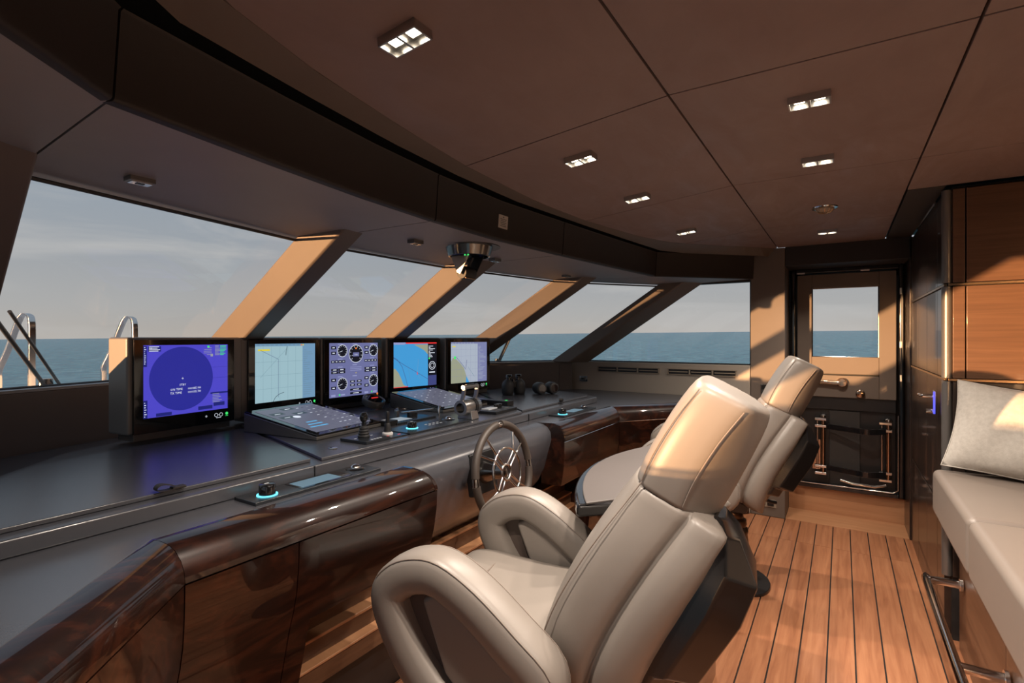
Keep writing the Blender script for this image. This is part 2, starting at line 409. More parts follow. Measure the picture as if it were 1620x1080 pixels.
for p in resample([(*q, 0) for q in CI], 60):
    fbp = min((Vector((*q, 0)) for q in [tuple(v.xy) for v in resample([(*f_, 0) for f_ in FB], 120)]), key=lambda v: (v - p).length)
    o_ = fbp + (p - fbp).normalized() * .11
    zi = cz(p.y) - .001
    rings.append([Vector((p.x, p.y, zi)), Vector((o_.x, o_.y, 2.036)), Vector((o_.x, o_.y, 2.06)), Vector((p.x, p.y, zi + .025))])
obj('cove_border', MB().loft(rings), 'wall_leather', ce)
obj('deckhead', MB().box((2.2, .55, 2.20), (5.4, 3.9, .05)), 'black_matt', ce)
obj('roof_edge', MB().prism([(v_.x - nrm(i).x * .045, v_.y - nrm(i).y * .045, 1.90) for i, v_ in enumerate(FBV)] + [(4.52, 1.22, 1.90), (3.65, 1.89, 1.90), (2.56, 2.10, 1.90), (1.49, 2.10, 1.90), (.37, 1.87, 1.90), (-.42, 1.22, 1.90)], (0, 0, .28)), 'black_matt', ce)

# --- panelled passage wall and cabinet end on the right
wr = struct(empty('wall_passage'))
YR = -.41
obj('core', MB().box((3.8, -.85, 1.05), (1.36, .84, 2.10)), 'black_matt', wr)
for z0, z1 in ((.0, .575), (.585, 1.20), (1.215, 1.638), (1.655, 2.085)):
    for x0, x1 in ((3.14, 3.34), (3.345, 3.72), (3.725, 4.1), (4.105, 4.48)):
        obj('door_panel', MB().box(((x0 + x1) / 2, YR - .01, (z0 + z1) / 2), (x1 - x0, .03, z1 - z0)), 'veneer_dark', wr, bev=.003)
    zz0 = max(z0, .3)
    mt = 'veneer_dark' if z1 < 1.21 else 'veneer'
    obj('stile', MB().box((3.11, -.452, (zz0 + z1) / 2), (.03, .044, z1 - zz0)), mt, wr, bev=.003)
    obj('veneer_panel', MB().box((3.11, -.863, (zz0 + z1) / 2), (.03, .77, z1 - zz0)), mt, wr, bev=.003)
    obj('corner_post', MB().lathe([(0, zz0), (.02, zz0), (.02, z1), (0, z1)], 16, (3.118, -.412, 0)), 'satin_grey', wr, smooth=True)
for z in (1.2075, 1.6465):
    obj('metal_strip', MB().box((3.10, -.83, z), (.012, .83, .010)).box((3.8, YR + .003, z), (1.36, .012, .010)), 'gold', wr)
obj('door_track', MB().tube([(3.25, -.385, 2.06), (3.95, -.385, 2.06)], .006, 6), 'steel', wr)

# --- outside: sea, deck coaming
sea = MB(); ns = 96
rad = [0, 30, 80, 200, 500, 1500, 5000, 30000]
def sz(x, y_): return -7 + .0121 * x - .0045 * y_
vs = [(0, 0, -7)]; fs = []
for r_ in rad[1:]:
    for i in range(ns):
        a = 2 * math.pi * i / ns; vs.append((r_ * math.cos(a), r_ * math.sin(a), sz(r_ * math.cos(a), r_ * math.sin(a))))
for i in range(ns): fs.append((0, 1 + i, 1 + (i + 1) % ns))
for k in range(len(rad) - 2):
    for i in range(ns): fs.append((1 + k * ns + i, 1 + k * ns + (i + 1) % ns, 1 + (k + 1) * ns + (i + 1) % ns, 1 + (k + 1) * ns + i))
so = obj('sea', sea.add(vs, fs), 'sea'); so['kind'] = 'stuff'; so['label'] = 'calm blue green sea stretching to the horizon'; so['category'] = 'sea'
co = [(-.9, 2.35), (.1, 3.35), (1.4, 3.75), (2.7, 3.75), (4.0, 3.35), (4.9, 2.4)]
cin = [(-.55, 2.3), (.4, 3.05), (1.45, 3.32), (2.62, 3.32), (3.65, 3.05), (4.5, 2.35)]
mb = MB(); rings = []
for (a, b), (c_, d_) in zip(co, cin): rings.append([Vector((a, b, 1.125)), Vector((c_, d_, 1.155)), Vector((c_, d_, 1.0)), Vector((a, b, .9))])
struct(obj('trim_2', mb.loft(rings), 'gelcoat'))

# ================================================================== door at the end of the passage
dr = struct(empty('door_1', (4.85, -.02, .2)))
def dbox(name, y0, y1, z0, z1, x0, x1, mat, par, bev=.004): # y,z in world, x depth towards the cabin from the door plane
    return obj(name, MB().box((-(x0 + x1) / 2, (y0 + y1) / 2 + .02, (z0 + z1) / 2 - .2), (x1 - x0, y1 - y0, z1 - z0)), mat, par, bev=bev)
dbox('frame_side', .318, .352, .2, 1.955, -.03, .05, 'black_gloss', dr, .012); dbox('frame_side', -.392, -.358, .2, 1.955, -.03, .05, 'black_gloss', dr, .012)
dbox('frame_top', -.358, .318, 1.922, 1.955, -.03, .05, 'black_gloss', dr); dbox('frame_bottom', -.358, .318, .2, .228, -.03, .05, 'black_gloss', dr)
dbox('frame_back', .30, .41, 1.2, 2.1, -.09, -.03, 'black', dr, 0); dbox('frame_back', -.40, -.335, 1.2, 2.1, -.09, -.03, 'black', dr, 0); dbox('frame_back', -.4, .365, 1.88, 2.1, -.09, -.03, 'black', dr, 0)
dl = dbox('leaf_stile', .205, .308, .93, 1.91, -.01, .028, 'wall_leather', dr); dbox('leaf_stile', -.345, -.24, .93, 1.91, -.01, .028, 'wall_leather', dr)
dbox('leaf_rail', -.24, .205, 1.80, 1.91, -.01, .028, 'wall_leather', dr); dbox('leaf_rail', -.24, .205, 1.115, 1.25, -.01, .028, 'wall_leather', dr)
dbox('lower_rail', -.24, .205, .93, 1.105, -.01, .026, 'wall_leather', dr)
dbox('kick_panel', -.345, .308, .83, .93, -.01, .012, 'black', dr)
dbox('recess_panel', -.345, .308, .23, .83, -.02, -.01, 'black', dr); dbox('recess_panel', -.12, .085, .235, .825, -.01, .004, 'charcoal', dr)
wp_ = dbox('window_pane', -.237, .202, 1.253, 1.797, .0, .008, 'glass', dr, 0)
fmb = MB(); q = [(-.01, .222, 1.05), (-.01, -.217, 1.05), (-.01, -.217, 1.597), (-.01, .222, 1.597)]
fmb.tube(q, .007, 6, True); obj('window_trim', fmb, 'dark_steel', dr)
lv = obj('door_lever', MB().lathe([(0, 0), (.036, 0), (.036, .025), (.03, .034), (0, .036)], 28, (-.028, .02, .85), 'X', Matrix.Scale(-1, 3)), 'bronze', dr, smooth=True)
obj('lever_arm', MB().loft([[Vector((-.055 - .0, .02 + t_, .85 + zz)) + Vector((dx, 0, dz)) for dx, dz in ((-.008, -.012), (.008, -.012), (.008, .012), (-.008, .012))] for t_, zz in ((0, 0), (.05, -.004), (.1, .002), (.17, .006))]), 'bronze', dr, bev=.004)
obj('knob', MB().lathe([(0, 0), (.03, 0), (.03, .018), (.022, .024), (0, .026)], 28, (-.028, -.10, .77), 'X', Matrix.Scale(-1, 3)), 'bronze', dr, smooth=True)
for yy in (.28, -.15):
    dbox('top_latch', yy - .03, yy + .03, 1.915, 1.93, .05, .062, 'steel', dr, .003)
for zz in (1.75, 1.35, 1.1):
    dbox('hinge', -.378, -.362, zz - .025, zz + .025, .05, .062, 'steel', dr, .003)
sl = MB(); sl.tube([(-.055, .325, .12 - .2 + .14), (-.055, .30, .038), (-.055, -.30, .038), (-.055, -.335, .06), (-.055, -.335, .62)], .006, 8); obj('seal_trim', sl, 'steel', dr, smooth=True)
# folded boarding gate stowed in the lower half of the door
gt = thing('boarding_gate', 'chrome folding gate with curved black rails stowed low on the door', 'gate', (4.80, -.09, .30))
for yy, nm in ((.215, 'post'), (-.205, 'post')):
    obj(nm, MB().tube([(0, yy, .02), (0, yy, .46)], .016, 14), 'bronze', gt, smooth=True)
    obj('post', MB().tube([(.0, yy + .04, .06), (.0, yy + .04, .44)], .008, 10), 'steel', gt, smooth=True)
    for zz in (.025, .08, .40, .455):
        obj('clamp', MB().box((0, yy + .018, zz), (.034, .085, .022)), 'steel', gt, bev=.006)
    obj('cap', MB().lathe([(0, .47), (.026, .47), (.026, .485), (.012, .495), (0, .495)], 20, (0, yy, 0)), 'steel', gt, smooth=True)
for zz in (.40, .075):
    pts = smoothpath([(0, .19, zz), (-.02, .08, zz - .006), (-.05, -.04, zz - .012), (-.05, -.10, zz - .012), (-.02, -.19, zz - .004)], 3)
    obj('curved_rail', MB().loft([[p + Vector((dx, 0, dz)) for dx, dz in ((-.006, -.022), (.006, -.022), (.006, .022), (-.006, .022))] for p in pts]), 'black_gloss', gt, bev=.003)
obj('hinge_plate', MB().box((.012, .262, .17), (.008, .06, .24)), 'bronze', gt, bev=.004)
obj('lower_bar', MB().tube([(-.01, .10, -.01), (-.02, .02, -.025), (-.02, -.12, -.03), (-.01, -.19, -.01)], .011, 10), 'steel', gt, smooth=True)

# plates and vents on the starboard wall
def plate(name, y0, y1, z0, z1, mat, label, cat, inner=None):
    t_ = thing(name, label, cat, (XS, (y0 + y1) / 2, (z0 + z1) / 2))
    obj('faceplate', MB().box((-.003, 0, 0), (.006, y1 - y0, z1 - z0)), mat, t_, bev=.002)
    if inner: inner(t_)
    return t_
def sw_in(t_):
    obj('socket', MB().box((-.010, 0, 0), (.012, .055, .022)), 'satin_grey', t_, bev=.003); obj('button', MB().box((-.017, .0, 0), (.004, .02, .012)), 'black', t_)
plate('switch_plate', 2.025, 2.11, .99, 1.04, 'steel', 'steel switch plate on the starboard wall beside the binoculars', 'switch', sw_in)
def bl_in(t_): obj('touch_panel', MB().box((-.007, 0, 0), (.004, .105, .07)), 'black_gloss', t_, bev=.001)
plate('control_plate', .425, .54, .955, 1.035, 'dark_steel', 'glossy black control plate on the wall pillar beside the door', 'switch', bl_in)
def so_in(t_):
    for k_ in (-.03, .03): obj('socket', MB().box((-.008, k_, 0), (.008, .045, .035)), 'black', t_, bev=.002)
plate('power_socket', .43, .57, .075, .135, 'vent_cream', 'beige double socket low on the wall pillar near the floor', 'socket', so_in)
for (y0, y1, lb) in ((1.345, 1.925, 'long beige air vent under the side window, nearer the binoculars'), (.715, 1.275, 'long beige air vent under the side window, nearer the door')):
    v_ = thing('air_vent', lb, 'vent', (XS, (y0 + y1) / 2, 1.112), group='air vents under the side window')
    L_ = y1 - y0
    obj('backing', MB().box((-.002, 0, 0), (.004, L_, .05)), 'black', v_)
    for z_ in (-.023, .023): obj('frame_bar', MB().box((-.006, 0, z_), (.008, L_, .006)), 'vent_cream', v_)
    for i in range(4): obj('divider', MB().box((-.006, -L_ / 2 + L_ * i / 3 * .985 + .004, 0), (.008, .012, .046)), 'vent_cream', v_)
    for i in range(3): obj('slat', MB().box((-.006, -L_ / 2 + L_ * (i + .5) / 3, 0), (.007, L_ / 3 - .03, .007)), 'vent_cream', v_)

# ================================================================== console
DZ = .97; LZ = .915
ledge = obj('console_ledge', MB().prism([(x, y_, LZ - .035) for x, y_ in [(-.38, .56), (.58, 1.40), (1.43, 1.40), (1.43, 1.56), (2.6, 1.56), (2.6, 1.40), (3.48, 1.40), (4.49, .62), (4.49, 2.12), (3.46, 2.86), (2.55, 3.11), (1.5, 3.11), (.64, 2.86), (-.38, 2.12)]], (0, 0, .035)), 'console_leather', bev=.004)
tag(ledge, 'dark leather lower ledge of the helm console running wall to wall', 'console')
desk = thing('console_desk', 'raised grey leather desk slab of the helm console under the five screens', 'desk', (2.0, 1.54, LZ))
def local(mb, loc): mb.v = [tuple(Vector(p) - Vector(loc)) for p in mb.v]; return mb
O_ = (2.0, 1.54, LZ)
outl = [(-.36, 1.54), (1.14, 1.54), (3.612, 1.55), (3.73, 1.705), (3.889, 2.225), (3.713, 2.50), (3.3, 2.66), (2.75, 2.78), (1.6, 2.78), (1.0, 2.62), (.742, 2.515), (.513, 2.282), (.25, 2.0), (-.36, 1.85)]
obj('slab', local(MB().prism([(x, y_, LZ) for x, y_ in outl], (0, 0, .043)), O_), 'console_leather', desk, bev=.006)
lid = [(-.36, 1.595), (1.165, 1.595), (1.39, 2.40), (.851, 2.352), (.60, 2.29), (.48, 2.16), (.22, 1.92), (-.36, 1.78)]
obj('cover_panel', local(MB().prism([(x, y_, .9585) for x, y_ in lid], (0, 0, .0125)), O_), 'console_leather', desk, bev=.003)
cent = [(1.195, 1.575), (2.575, 1.575), (3.28, 2.44), (2.9, 2.55), (2.6, 2.72), (1.7, 2.72), (1.43, 2.5), (1.425, 2.42)]
obj('centre_panel', local(MB().prism([(x, y_, .9585) for x, y_ in cent], (0, 0, .0115)), O_), 'console_leather', desk, bev=.003)
rl = [(2.62, 1.60), (3.56, 1.605), (3.67, 1.71), (3.83, 2.215), (3.68, 2.45), (3.3, 2.44)]
obj('cover_panel', local(MB().prism([(x, y_, .9585) for x, y_ in rl], (0, 0, .0125)), O_), 'console_leather', desk, bev=.003)
for x_, y_ in ((1.14, 1.5395), (2.60, 1.543)): obj('seam_gap', local(MB().box((x_, y_, .936), (.004, .003, .04)), O_), 'black', desk)
# leather pull tabs on the covers
def pull(x, y_, rz, lb):
    t_ = thing('pull_tab', lb, 'strap', (x, y_, .971), rz)
    lp = [(.0, 0, .003), (.03, 0, .003), (.046, 0, .010), (.04, 0, .020), (.025, 0, .021), (.0, 0, .012)]
    lp = smoothpath(lp, 3)
    obj('loop', MB().loft([[p + Vector((0, w_, 0)) for w_ in (-.012, .012)] + [p + Vector((0, w_, .002)) for w_ in (.012, -.012)] for p in lp]), 'trim_leather', t_, smooth=True)
    obj('tail', MB().box((-.012, 0, .006), (.035, .022, .006)), 'trim_leather', t_, bev=.001)
pull(.715, 1.592, R(180), 'folded leather pull tab on the port desk cover'); pull(3.13, 1.60, R(200), 'folded leather pull tab on the starboard desk cover')

# wood modules: cap swept along a mitred path, panels below
def offs(path, o):
    P_ = [Vector(p) for p in path]; out = []
    ns_ = []
    for a, b in zip(P_, P_[1:]):
        t_ = (b - a).normalized(); ns_.append(Vector((t_.y, -t_.x)))     # right hand side of travel = aft
    for i, p in enumerate(P_):
        if i == 0: q_ = p + ns_[0] * o
        elif i == len(P_) - 1: q_ = p + ns_[-1] * o
        else:
            m_ = (ns_[i - 1] + ns_[i]).normalized(); q_ = p + m_ * (o / m_.dot(ns_[i]))
        out.append(q_)
    return out
CAPA = [(-.004, -.010), (0, 0), (.022, -.001), (.045, -.008), (.064, -.022), (.079, -.045), (.087, -.072), (.090, -.097), (.082, -.100), (0, -.100)]
CAPB = [(-.004, -.010), (0, 0), (.050, .0005), (.095, -.005), (.128, -.015), (.150, -.029), (.163, -.046), (.168, -.061), (.160, -.064), (0, -.064)]
PANA = [(.0885, -.102), (.087, -.18), (.083, -.25), (.076, -.30), (.066, -.35), (.045, -.46), (.02, -.62), (.0, -.80), (.0, -.914)]
PANB = [(.1665, -.066), (.163, -.13), (.152, -.20), (.136, -.26), (.115, -.32), (.085, -.46), (.04, -.62), (.0, -.80), (.0, -.914)]
def lerpP(A_, B_, t_): return [(a[0] + (b[0] - a[0]) * t_, a[1] + (b[1] - a[1]) * t_) for a, b in zip(A_, B_)]
def seg_sweep(pa, pb, path, i, t0=0, t1=1):
    rings = []
    for t_ in (t0, t1):
        pr = lerpP(pa, pb, t_); ring = []
        for o, z in pr:
            k_ = offs(path, o); ring.append(Vector((*(k_[i].lerp(k_[i + 1], t_)), LZ + z)))
        rings.append(ring)
    return rings
def panel_prof(pr, th=.02): return pr + [(o - th, z) for o, z in reversed(pr)]
def module(name, label, path, splits, wide, loc):
    t_ = thing(name, label, 'cabinet', loc)
    for i in range(len(path) - 1):
        ca, cb_ = (CAPA, CAPB) if i == wide else (CAPA, CAPA); pa, pb = (PANA, PANB) if i == wide else (PANA, PANA)
        obj('wood_cap', local(MB().loft(seg_sweep(ca, cb_, path, i, .0008 if i else 0, .9992)), loc), 'gloss_wood', t_, smooth=True)
        for t0, t1, n_ in splits[i]:
            obj('front_panel', local(MB().loft(seg_sweep(panel_prof(pa[:n_]), panel_prof(pb[:n_]), path, i, t0, t1)), loc), 'gloss_wood', t_, smooth=True)
    return t_
lp_ = [(-.38, .56), (.58, 1.40), (1.43, 1.40)]
mL = module('port_console_cabinet', 'dark glossy burl wood console cabinet to the left of the steering wheel', lp_, [[(0, .998, 9)], [(0.002, .342, 9), (.346, .42, 9), (.4201, .999, 5)]], 1, (.9, 1.3, 0))
rp_ = [(2.6, 1.40), (3.48, 1.40), (4.485, .625)]
mR = module('starboard_console_cabinet', 'dark glossy burl wood console cabinet to the right of the steering wheel', rp_, [[(0.001, .575, 5), (.576, .998, 9)], [(.002, 1, 9)]], 9, (3.4, 1.3, 0))
def endp(x, cap, pan, par, loc, n_=5):
    pts = [(x, 1.40 - o, LZ + z) for o, z in cap[1:8] + [(o_ - .002, z_) for o_, z_ in pan[:n_]]]
    pts += [(x, 1.46, pts[-1][2]), (x, 1.46, LZ - .005)]
    obj('end_panel', local(MB().prism(pts, (.014, 0, 0)), loc), 'gloss_wood', par)
endp(1.4165, CAPB, PANB, mL, (.9, 1.3, 0)); endp(2.5995, CAPA, PANA, mR, (3.4, 1.3, 0))
PM = lerpP(PANA, PANB, .42)
obj('return_panel', local(MB().prism([(.938, 1.40 - o + .021, LZ + z) for o, z in PM[4:]] + [(.938, 1.62, 0), (.938, 1.62, .56)], (.012, 0, 0)), (.9, 1.3, 0)), 'gloss_wood', mL)
obj('return_panel', local(MB().prism([(3.105, 1.40 - o + .021, LZ + z) for o, z in PANA[4:]] + [(3.105, 1.66, 0), (3.105, 1.66, .60)], (.012, 0, 0)), (3.4, 1.3, 0)), 'gloss_wood', mR)
obj('trim_line', local(MB().tube([Vector((*k_, LZ - .1015)) for k_ in offs(rp_, .0885)], .0022, 6), (3.4, 1.3, 0)), 'steel', mR)
# leather-clad centre of the console
cc = [(1.565, .916), (1.55, .914), (1.49, .912), (1.45, .906), (1.42, .892), (1.40, .865), (1.395, .82), (1.418, .74), (1.44, .66), (1.48, .58), (1.53, .52), (1.60, .47), (1.64, .47), (1.64, .914)]
cf = thing('console_centre', 'dark leather clad middle of the console behind the steering wheel', 'console', (2.05, 1.5, .45))
obj('leather_front', local(MB().loft([[Vector((x, y_, z)) for y_, z in cc] for x in (1.431, 2.599)]), (2.05, 1.5, .45)), 'console_leather', cf, smooth=True)
# footwell steps
fs_ = thing('footwell_step', 'stepped brown footrest with pale nosing strips under the console', 'footrest', (2.05, 1.55, 0))
for i, (y_, z, h) in enumerate(((1.56, .455, .012), (1.515, .375, .012), (1.48, .305, .010))):
    obj('nosing', MB().box((0, y_ - 1.55 + .04, z), (2.12, .085, h)), 'teak_light', fs_, bev=.003)
    obj('step_riser', MB().box((0, y_ - 1.55 + .035, z - .04), (2.12, .06, .066)), 'veneer', fs_, bev=.002)
obj('toe_board', MB().box((0, .0, .13), (2.12, .04, .26)), 'black', fs_)
# hidden carcass behind the fronts keeps the light out
cb = obj('carcass', MB().box((2.05, 2.1, .42), (2.1, .9, .84)), 'black', None); cb.parent = cf; cb.location = (-2.05, -1.5, -.45)

# ================================================================== steering wheel
wl = thing('steering_wheel', 'brown leather steering wheel with chrome spokes on the console centre', 'steering wheel', (1.93, 1.275, .80))
wm = Matrix.Rotation(R(-8), 3, 'X') @ Matrix.Rotation(R(90), 3, 'X')     # wheel plane: local z points aft
Rw = .212
def wpt(a, r, z=0): return wm @ Vector((r * math.cos(a), r * math.sin(a), z))
for k in range(4):
    a0 = R(90 + 90 * k + 4.5); a1 = R(90 + 90 * (k + 1) - 4.5)
    if k in (0, 2): pass
    path = [wpt(a0 + (a1 - a0) * i / 20, Rw, 0) for i in range(21)]
    obj('rim', MB().tube(path, .0175, 14), 'rim_leather', wl, smooth=True)
    am = R(90 + 90 * k); path = [wpt(am + R(-4.2) + R(8.4) * i / 4, Rw, 0) for i in range(5)]
    obj('rim_collar', MB().tube(path, .0145, 12), 'steel', wl, smooth=True)
obj('inner_ring', MB().tube([wpt(2 * math.pi * i / 48, .108, .018) for i in range(48)], .0055, 10, True), 'steel', wl, smooth=True)
obj('hub_ring', MB().tube([wpt(2 * math.pi * i / 32, .034, .012) for i in range(32)], .007, 10, True), 'steel', wl, smooth=True)
for k in range(4):
    for d in (-13, 13):
        a = R(45 + 90 * k)
        p0 = wpt(a + R(d * 1.6), .034, .012); p1 = wpt(a + R(d * .55), .108, .018); p2 = wpt(a + R(d), Rw - .012, 0)
        obj('spoke', MB().tube([p0, p1, p2], .0052, 8), 'steel', wl, smooth=True)
obj('hub', MB().lathe([(0, -.03), (.03, -.03), (.03, .004), (.02, .012), (0, .014)], 24, (0, 0, 0), 'Z', wm), 'dark_steel', wl, smooth=True)
obj('column', MB().lathe([(0, -.16), (.055, -.16), (.05, -.10), (.032, -.05), (.028, -.02), (0, -.02)], 24, (0, 0, 0), 'Z', wm), 'dark_steel', wl, smooth=True)
obj('mount_plate', MB().box(wm @ Vector((0, 0, -.125)), (.19, .035, .19), Matrix.Rotation(R(-8), 3, 'X')), 'black', wl, bev=.008)

# ================================================================== five screens
def screen_frame(root, w, h, y_front):
    """returns MB with helpers drawing on the plane y = y_front facing -y; u,v from the lower left of the screen"""
    pass
class Gfx:
    def __init__(s, x0, z0, y, mat3=None, org=None):
        s.x0, s.z0, s.y = x0, z0, y; s.mats = []; s.mb = MB(); s.layer = 0
    def m(s, name):
        if name not in s.mats: s.mats.append(name)
        s.mb.cur = s.mats.index(name); s.layer += 1
    def P(s, u, v): return (s.x0 + u, s.y - .0004 - .00001 * s.layer, s.z0 + v)
    def rect(s, name, u0, v0, u1, v1):
        s.m(name); s.mb.add([s.P(u0, v0), s.P(u1, v0), s.P(u1, v1), s.P(u0, v1)], [(0, 1, 2, 3)])
    def poly(s, name, pts): s.m(name); s.mb.add([s.P(*p) for p in pts], [tuple(range(len(pts)))])
    def disc(s, name, u, v, r, n=40): s.poly(name, [(u + r * math.cos(2 * math.pi * i / n), v + r * math.sin(2 * math.pi * i / n)) for i in range(n)])
    def ring(s, name, u, v, r, w, n=32):
        s.m(name); vs = []
        for rr in (r - w / 2, r + w / 2): vs += [s.P(u + rr * math.cos(2 * math.pi * i / n), v + rr * math.sin(2 * math.pi * i / n)) for i in range(n)]
        s.mb.add(vs, [(i, (i + 1) % n, n + (i + 1) % n, n + i) for i in range(n)])
    def line(s, name, pts, w):
        s.m(name)
        for (a, b), (c, d) in zip(pts, pts[1:]):
            t_ = Vector((c - a, d - b)).normalized() * w / 2; nx, ny = -t_.y, t_.x
            s.mb.add([s.P(a + nx, b + ny), s.P(a - nx, b - ny), s.P(c - nx, d - ny), s.P(c + nx, d + ny)], [(0, 1, 2, 3)])
    def text(s, name, u, v, st, size, align='LEFT'):
        s.m(name); vs, fs2 = text_mesh(st, size, align); s.mb.add([s.P(u + p[0], v + p[1]) for p in vs], fs2)
    def build(s, nm, parent): return obj(nm, s.mb, s.mats, parent)
SW, SH = .376, .305
def scr_buttons(g, full=True, last='e_green'):
    g.disc('e_grey', .27, -.026, .006, 4)
    if full:
        g.ring('e_white', .318, -.026, .008, .0015, 16); g.ring('e_white', .342, -.026, .008, .0015, 16)
        g.line('e_white', [(.326, -.026), (.334, -.026)], .0015); g.rect('e_white', .318, -.040, .342, -.038)
    g.disc(last, .371, -.024, .007, 16); g.rect(last, .364, -.036, .378, -.034)
def g_radar(g):
    g.rect('radar_bg', 0, 0, SW, SH); g.disc('radar_disc', .162, .157, .140, 64)
    g.line('e_white', [(.162, .152), (.162, .162)], .0014); g.line('e_white', [(.157, .157), (.167, .157)], .0014)
    g.text('e_white', .162, .125, 'STBY', .013, 'CENTER'); g.text('e_white', .108, .106, 'ON TIME', .0135); g.text('e_white', .185, .106, '000485.9H', .0135)
    g.text('e_white', .108, .090, 'TX TIME', .0135); g.text('e_white', .185, .090, '000035.7H', .0135)
    rnd = random.Random(3)
    g.rect('radar_dark', .018, .278, .07, .300); g.rect('radar_dark', 0, .215, .014, .302); g.rect('radar_dark', .0, .0, .016, .075); g.rect('radar_dark', .05, .002, .115, .016); g.rect('radar_dark', .232, .008, .30, .024)
    g.rect('radar_dark', .305, .018, .36, .035); g.rect('radar_dark', .29, .075, .376, .083)
    for i in range(9): g.rect('e_white', .003, .226 + i * .0085, .006 + rnd.random() * .006, .229 + i * .0085)
    for i in range(7): g.rect('e_white', .003, .006 + i * .0095, .005 + rnd.random() * .008, .009 + i * .0095)
    for i in range(4): g.rect('e_white', .022, .279 + i * .006, .04 + rnd.random() * .03, .2815 + i * .006)
    g.text('e_white', .022, .288, '16', .012)
    for i in range(8):
        for c_ in range(2): g.rect('e_green' if c_ else 'e_grey', .312 + c_ * .025, .256 + i * .006, .325 + c_ * .03 + rnd.random() * .015, .2585 + i * .006)
    g.rect('e_green', .275, .290, .285, .300)
    for i in range(5): g.rect('e_grey', .255 + rnd.random() * .02, .258 + i * .008, .296, .260 + i * .008)
    for i in range(6): g.rect('e_grey', .30, .036 + i * .0075, .315 + rnd.random() * .05, .0385 + i * .0075)
    g.rect('e_grey', .29, .250, .302, .262); g.line('radar_disc', [(.30, .20), (.376, .20)], .001); g.line('radar_disc', [(.30, .15), (.376, .15)], .001)
def g_chart(g):
    g.rect('chart_bg', 0, 0, SW, SH); g.rect('chart_side', .29, 0, SW, SH); g.rect('chart_side', 0, .292, SW, SH)
    for u in (.045, .095, .145, .195, .245): g.line('chart_line', [(u, .0), (u, .29)], .0009)
    for v in (.07, .14, .21): g.line('chart_line', [(.0, v), (.29, v)], .0009)
    g.rect('e_yellow', .016, .268, .085, .277)
    g.line('navy', [(.03, .272), (.13, .225), (.135, .225), (.135, .02)], .0016); g.line('chart_line', [(.03, .13), (.14, .235), (.19, .28)], .0012)
    g.line('chart_dark', [(.19, .292), (.181, .243)], .0028); g.line('chart_dark', [(.105, .0), (.118, .022), (.14, .036), (.17, .044)], .0024)
    rnd = random.Random(5)
    for i in range(22): g.rect('chart_line', .297, .02 + i * .0118, .31 + rnd.random() * .055, .0225 + i * .0118)
    for i in range(10): g.rect('chart_line', .01 + i * .027, .296, .025 + i * .027, .300)
    g.rect('e_orange', .278, .294, .286, .302); g.rect('e_yellow', .290, .294, .298, .302)
def g_gauges(g):
    g.rect('gauge_bg', 0, -.02, SW, SH)
    def dial(u, v, r):
        g.disc('gauge_dark', u, v, r, 32); g.ring('e_white', u, v, r, .003)
        for i in range(10):
            a = R(225 - 27 * i * 1.1); g.line('e_white', [(u + r * .72 * math.cos(a), v + r * .72 * math.sin(a)), (u + r * .9 * math.cos(a), v + r * .9 * math.sin(a))], .0022)
        g.line('e_white', [(u, v), (u + r * .6 * math.cos(R(200)), v + r * .6 * math.sin(R(200)))], .0025)
    for u, v in ((.095, .258), (.340, .258), (.095, .058), (.340, .065)): dial(u, v, .036)
    dial(.198, .238, .054); g.rect('gauge_bg', .175, .222, .222, .246); g.text('e_white', .198, .228, '3050', .012, 'CENTER'); g.disc('e_orange', .198, .272, .006, 12)
    def tile(u, v, w=.034, h=.018): g.rect('gauge_dark', u, v, u + w, v + h); g.rect('e_white', u + w * .25, v + h * .35, u + w * .75, v + h * .65)
    for u in (.013, .265):
        for v in (.268, .236): tile(u, v)
        for i in range(4): tile(u + i * .026, .186, .024, .015)
        for i in range(2):
            for j in range(2): tile(u + i * .052, .122 + j * .016, .05, .014)
        for v in (.075, .028): tile(u, v)
        g.rect('e_green', u + .055, -.012, u + .065, -.002); g.rect('gauge_head', u + .07, -.012, u + .10, -.003); g.rect('gauge_head', u - .0, -.014, u + .03, -.002)
    for v in (.155, .145, .135): g.rect('gauge_head', .152, v, .24, v + .003)
    g.rect('e_yellow', .192, .118, .204, .121)
    for v in (.062, .04):
        for u in (.152, .205): tile(u, v, .036, .013)
    tile(.152, .012, .09, .012); tile(.152, -.010, .09, .012)
    for u, v in ((.06, .296), (.17, .296), (.31, .296), (.06, .206), (.06, .158), (.17, .168), (.31, .206), (.31, .158), (.06, .10), (.17, .10), (.31, .11)): g.rect('gauge_head', u, v, u + .035, v + .005)
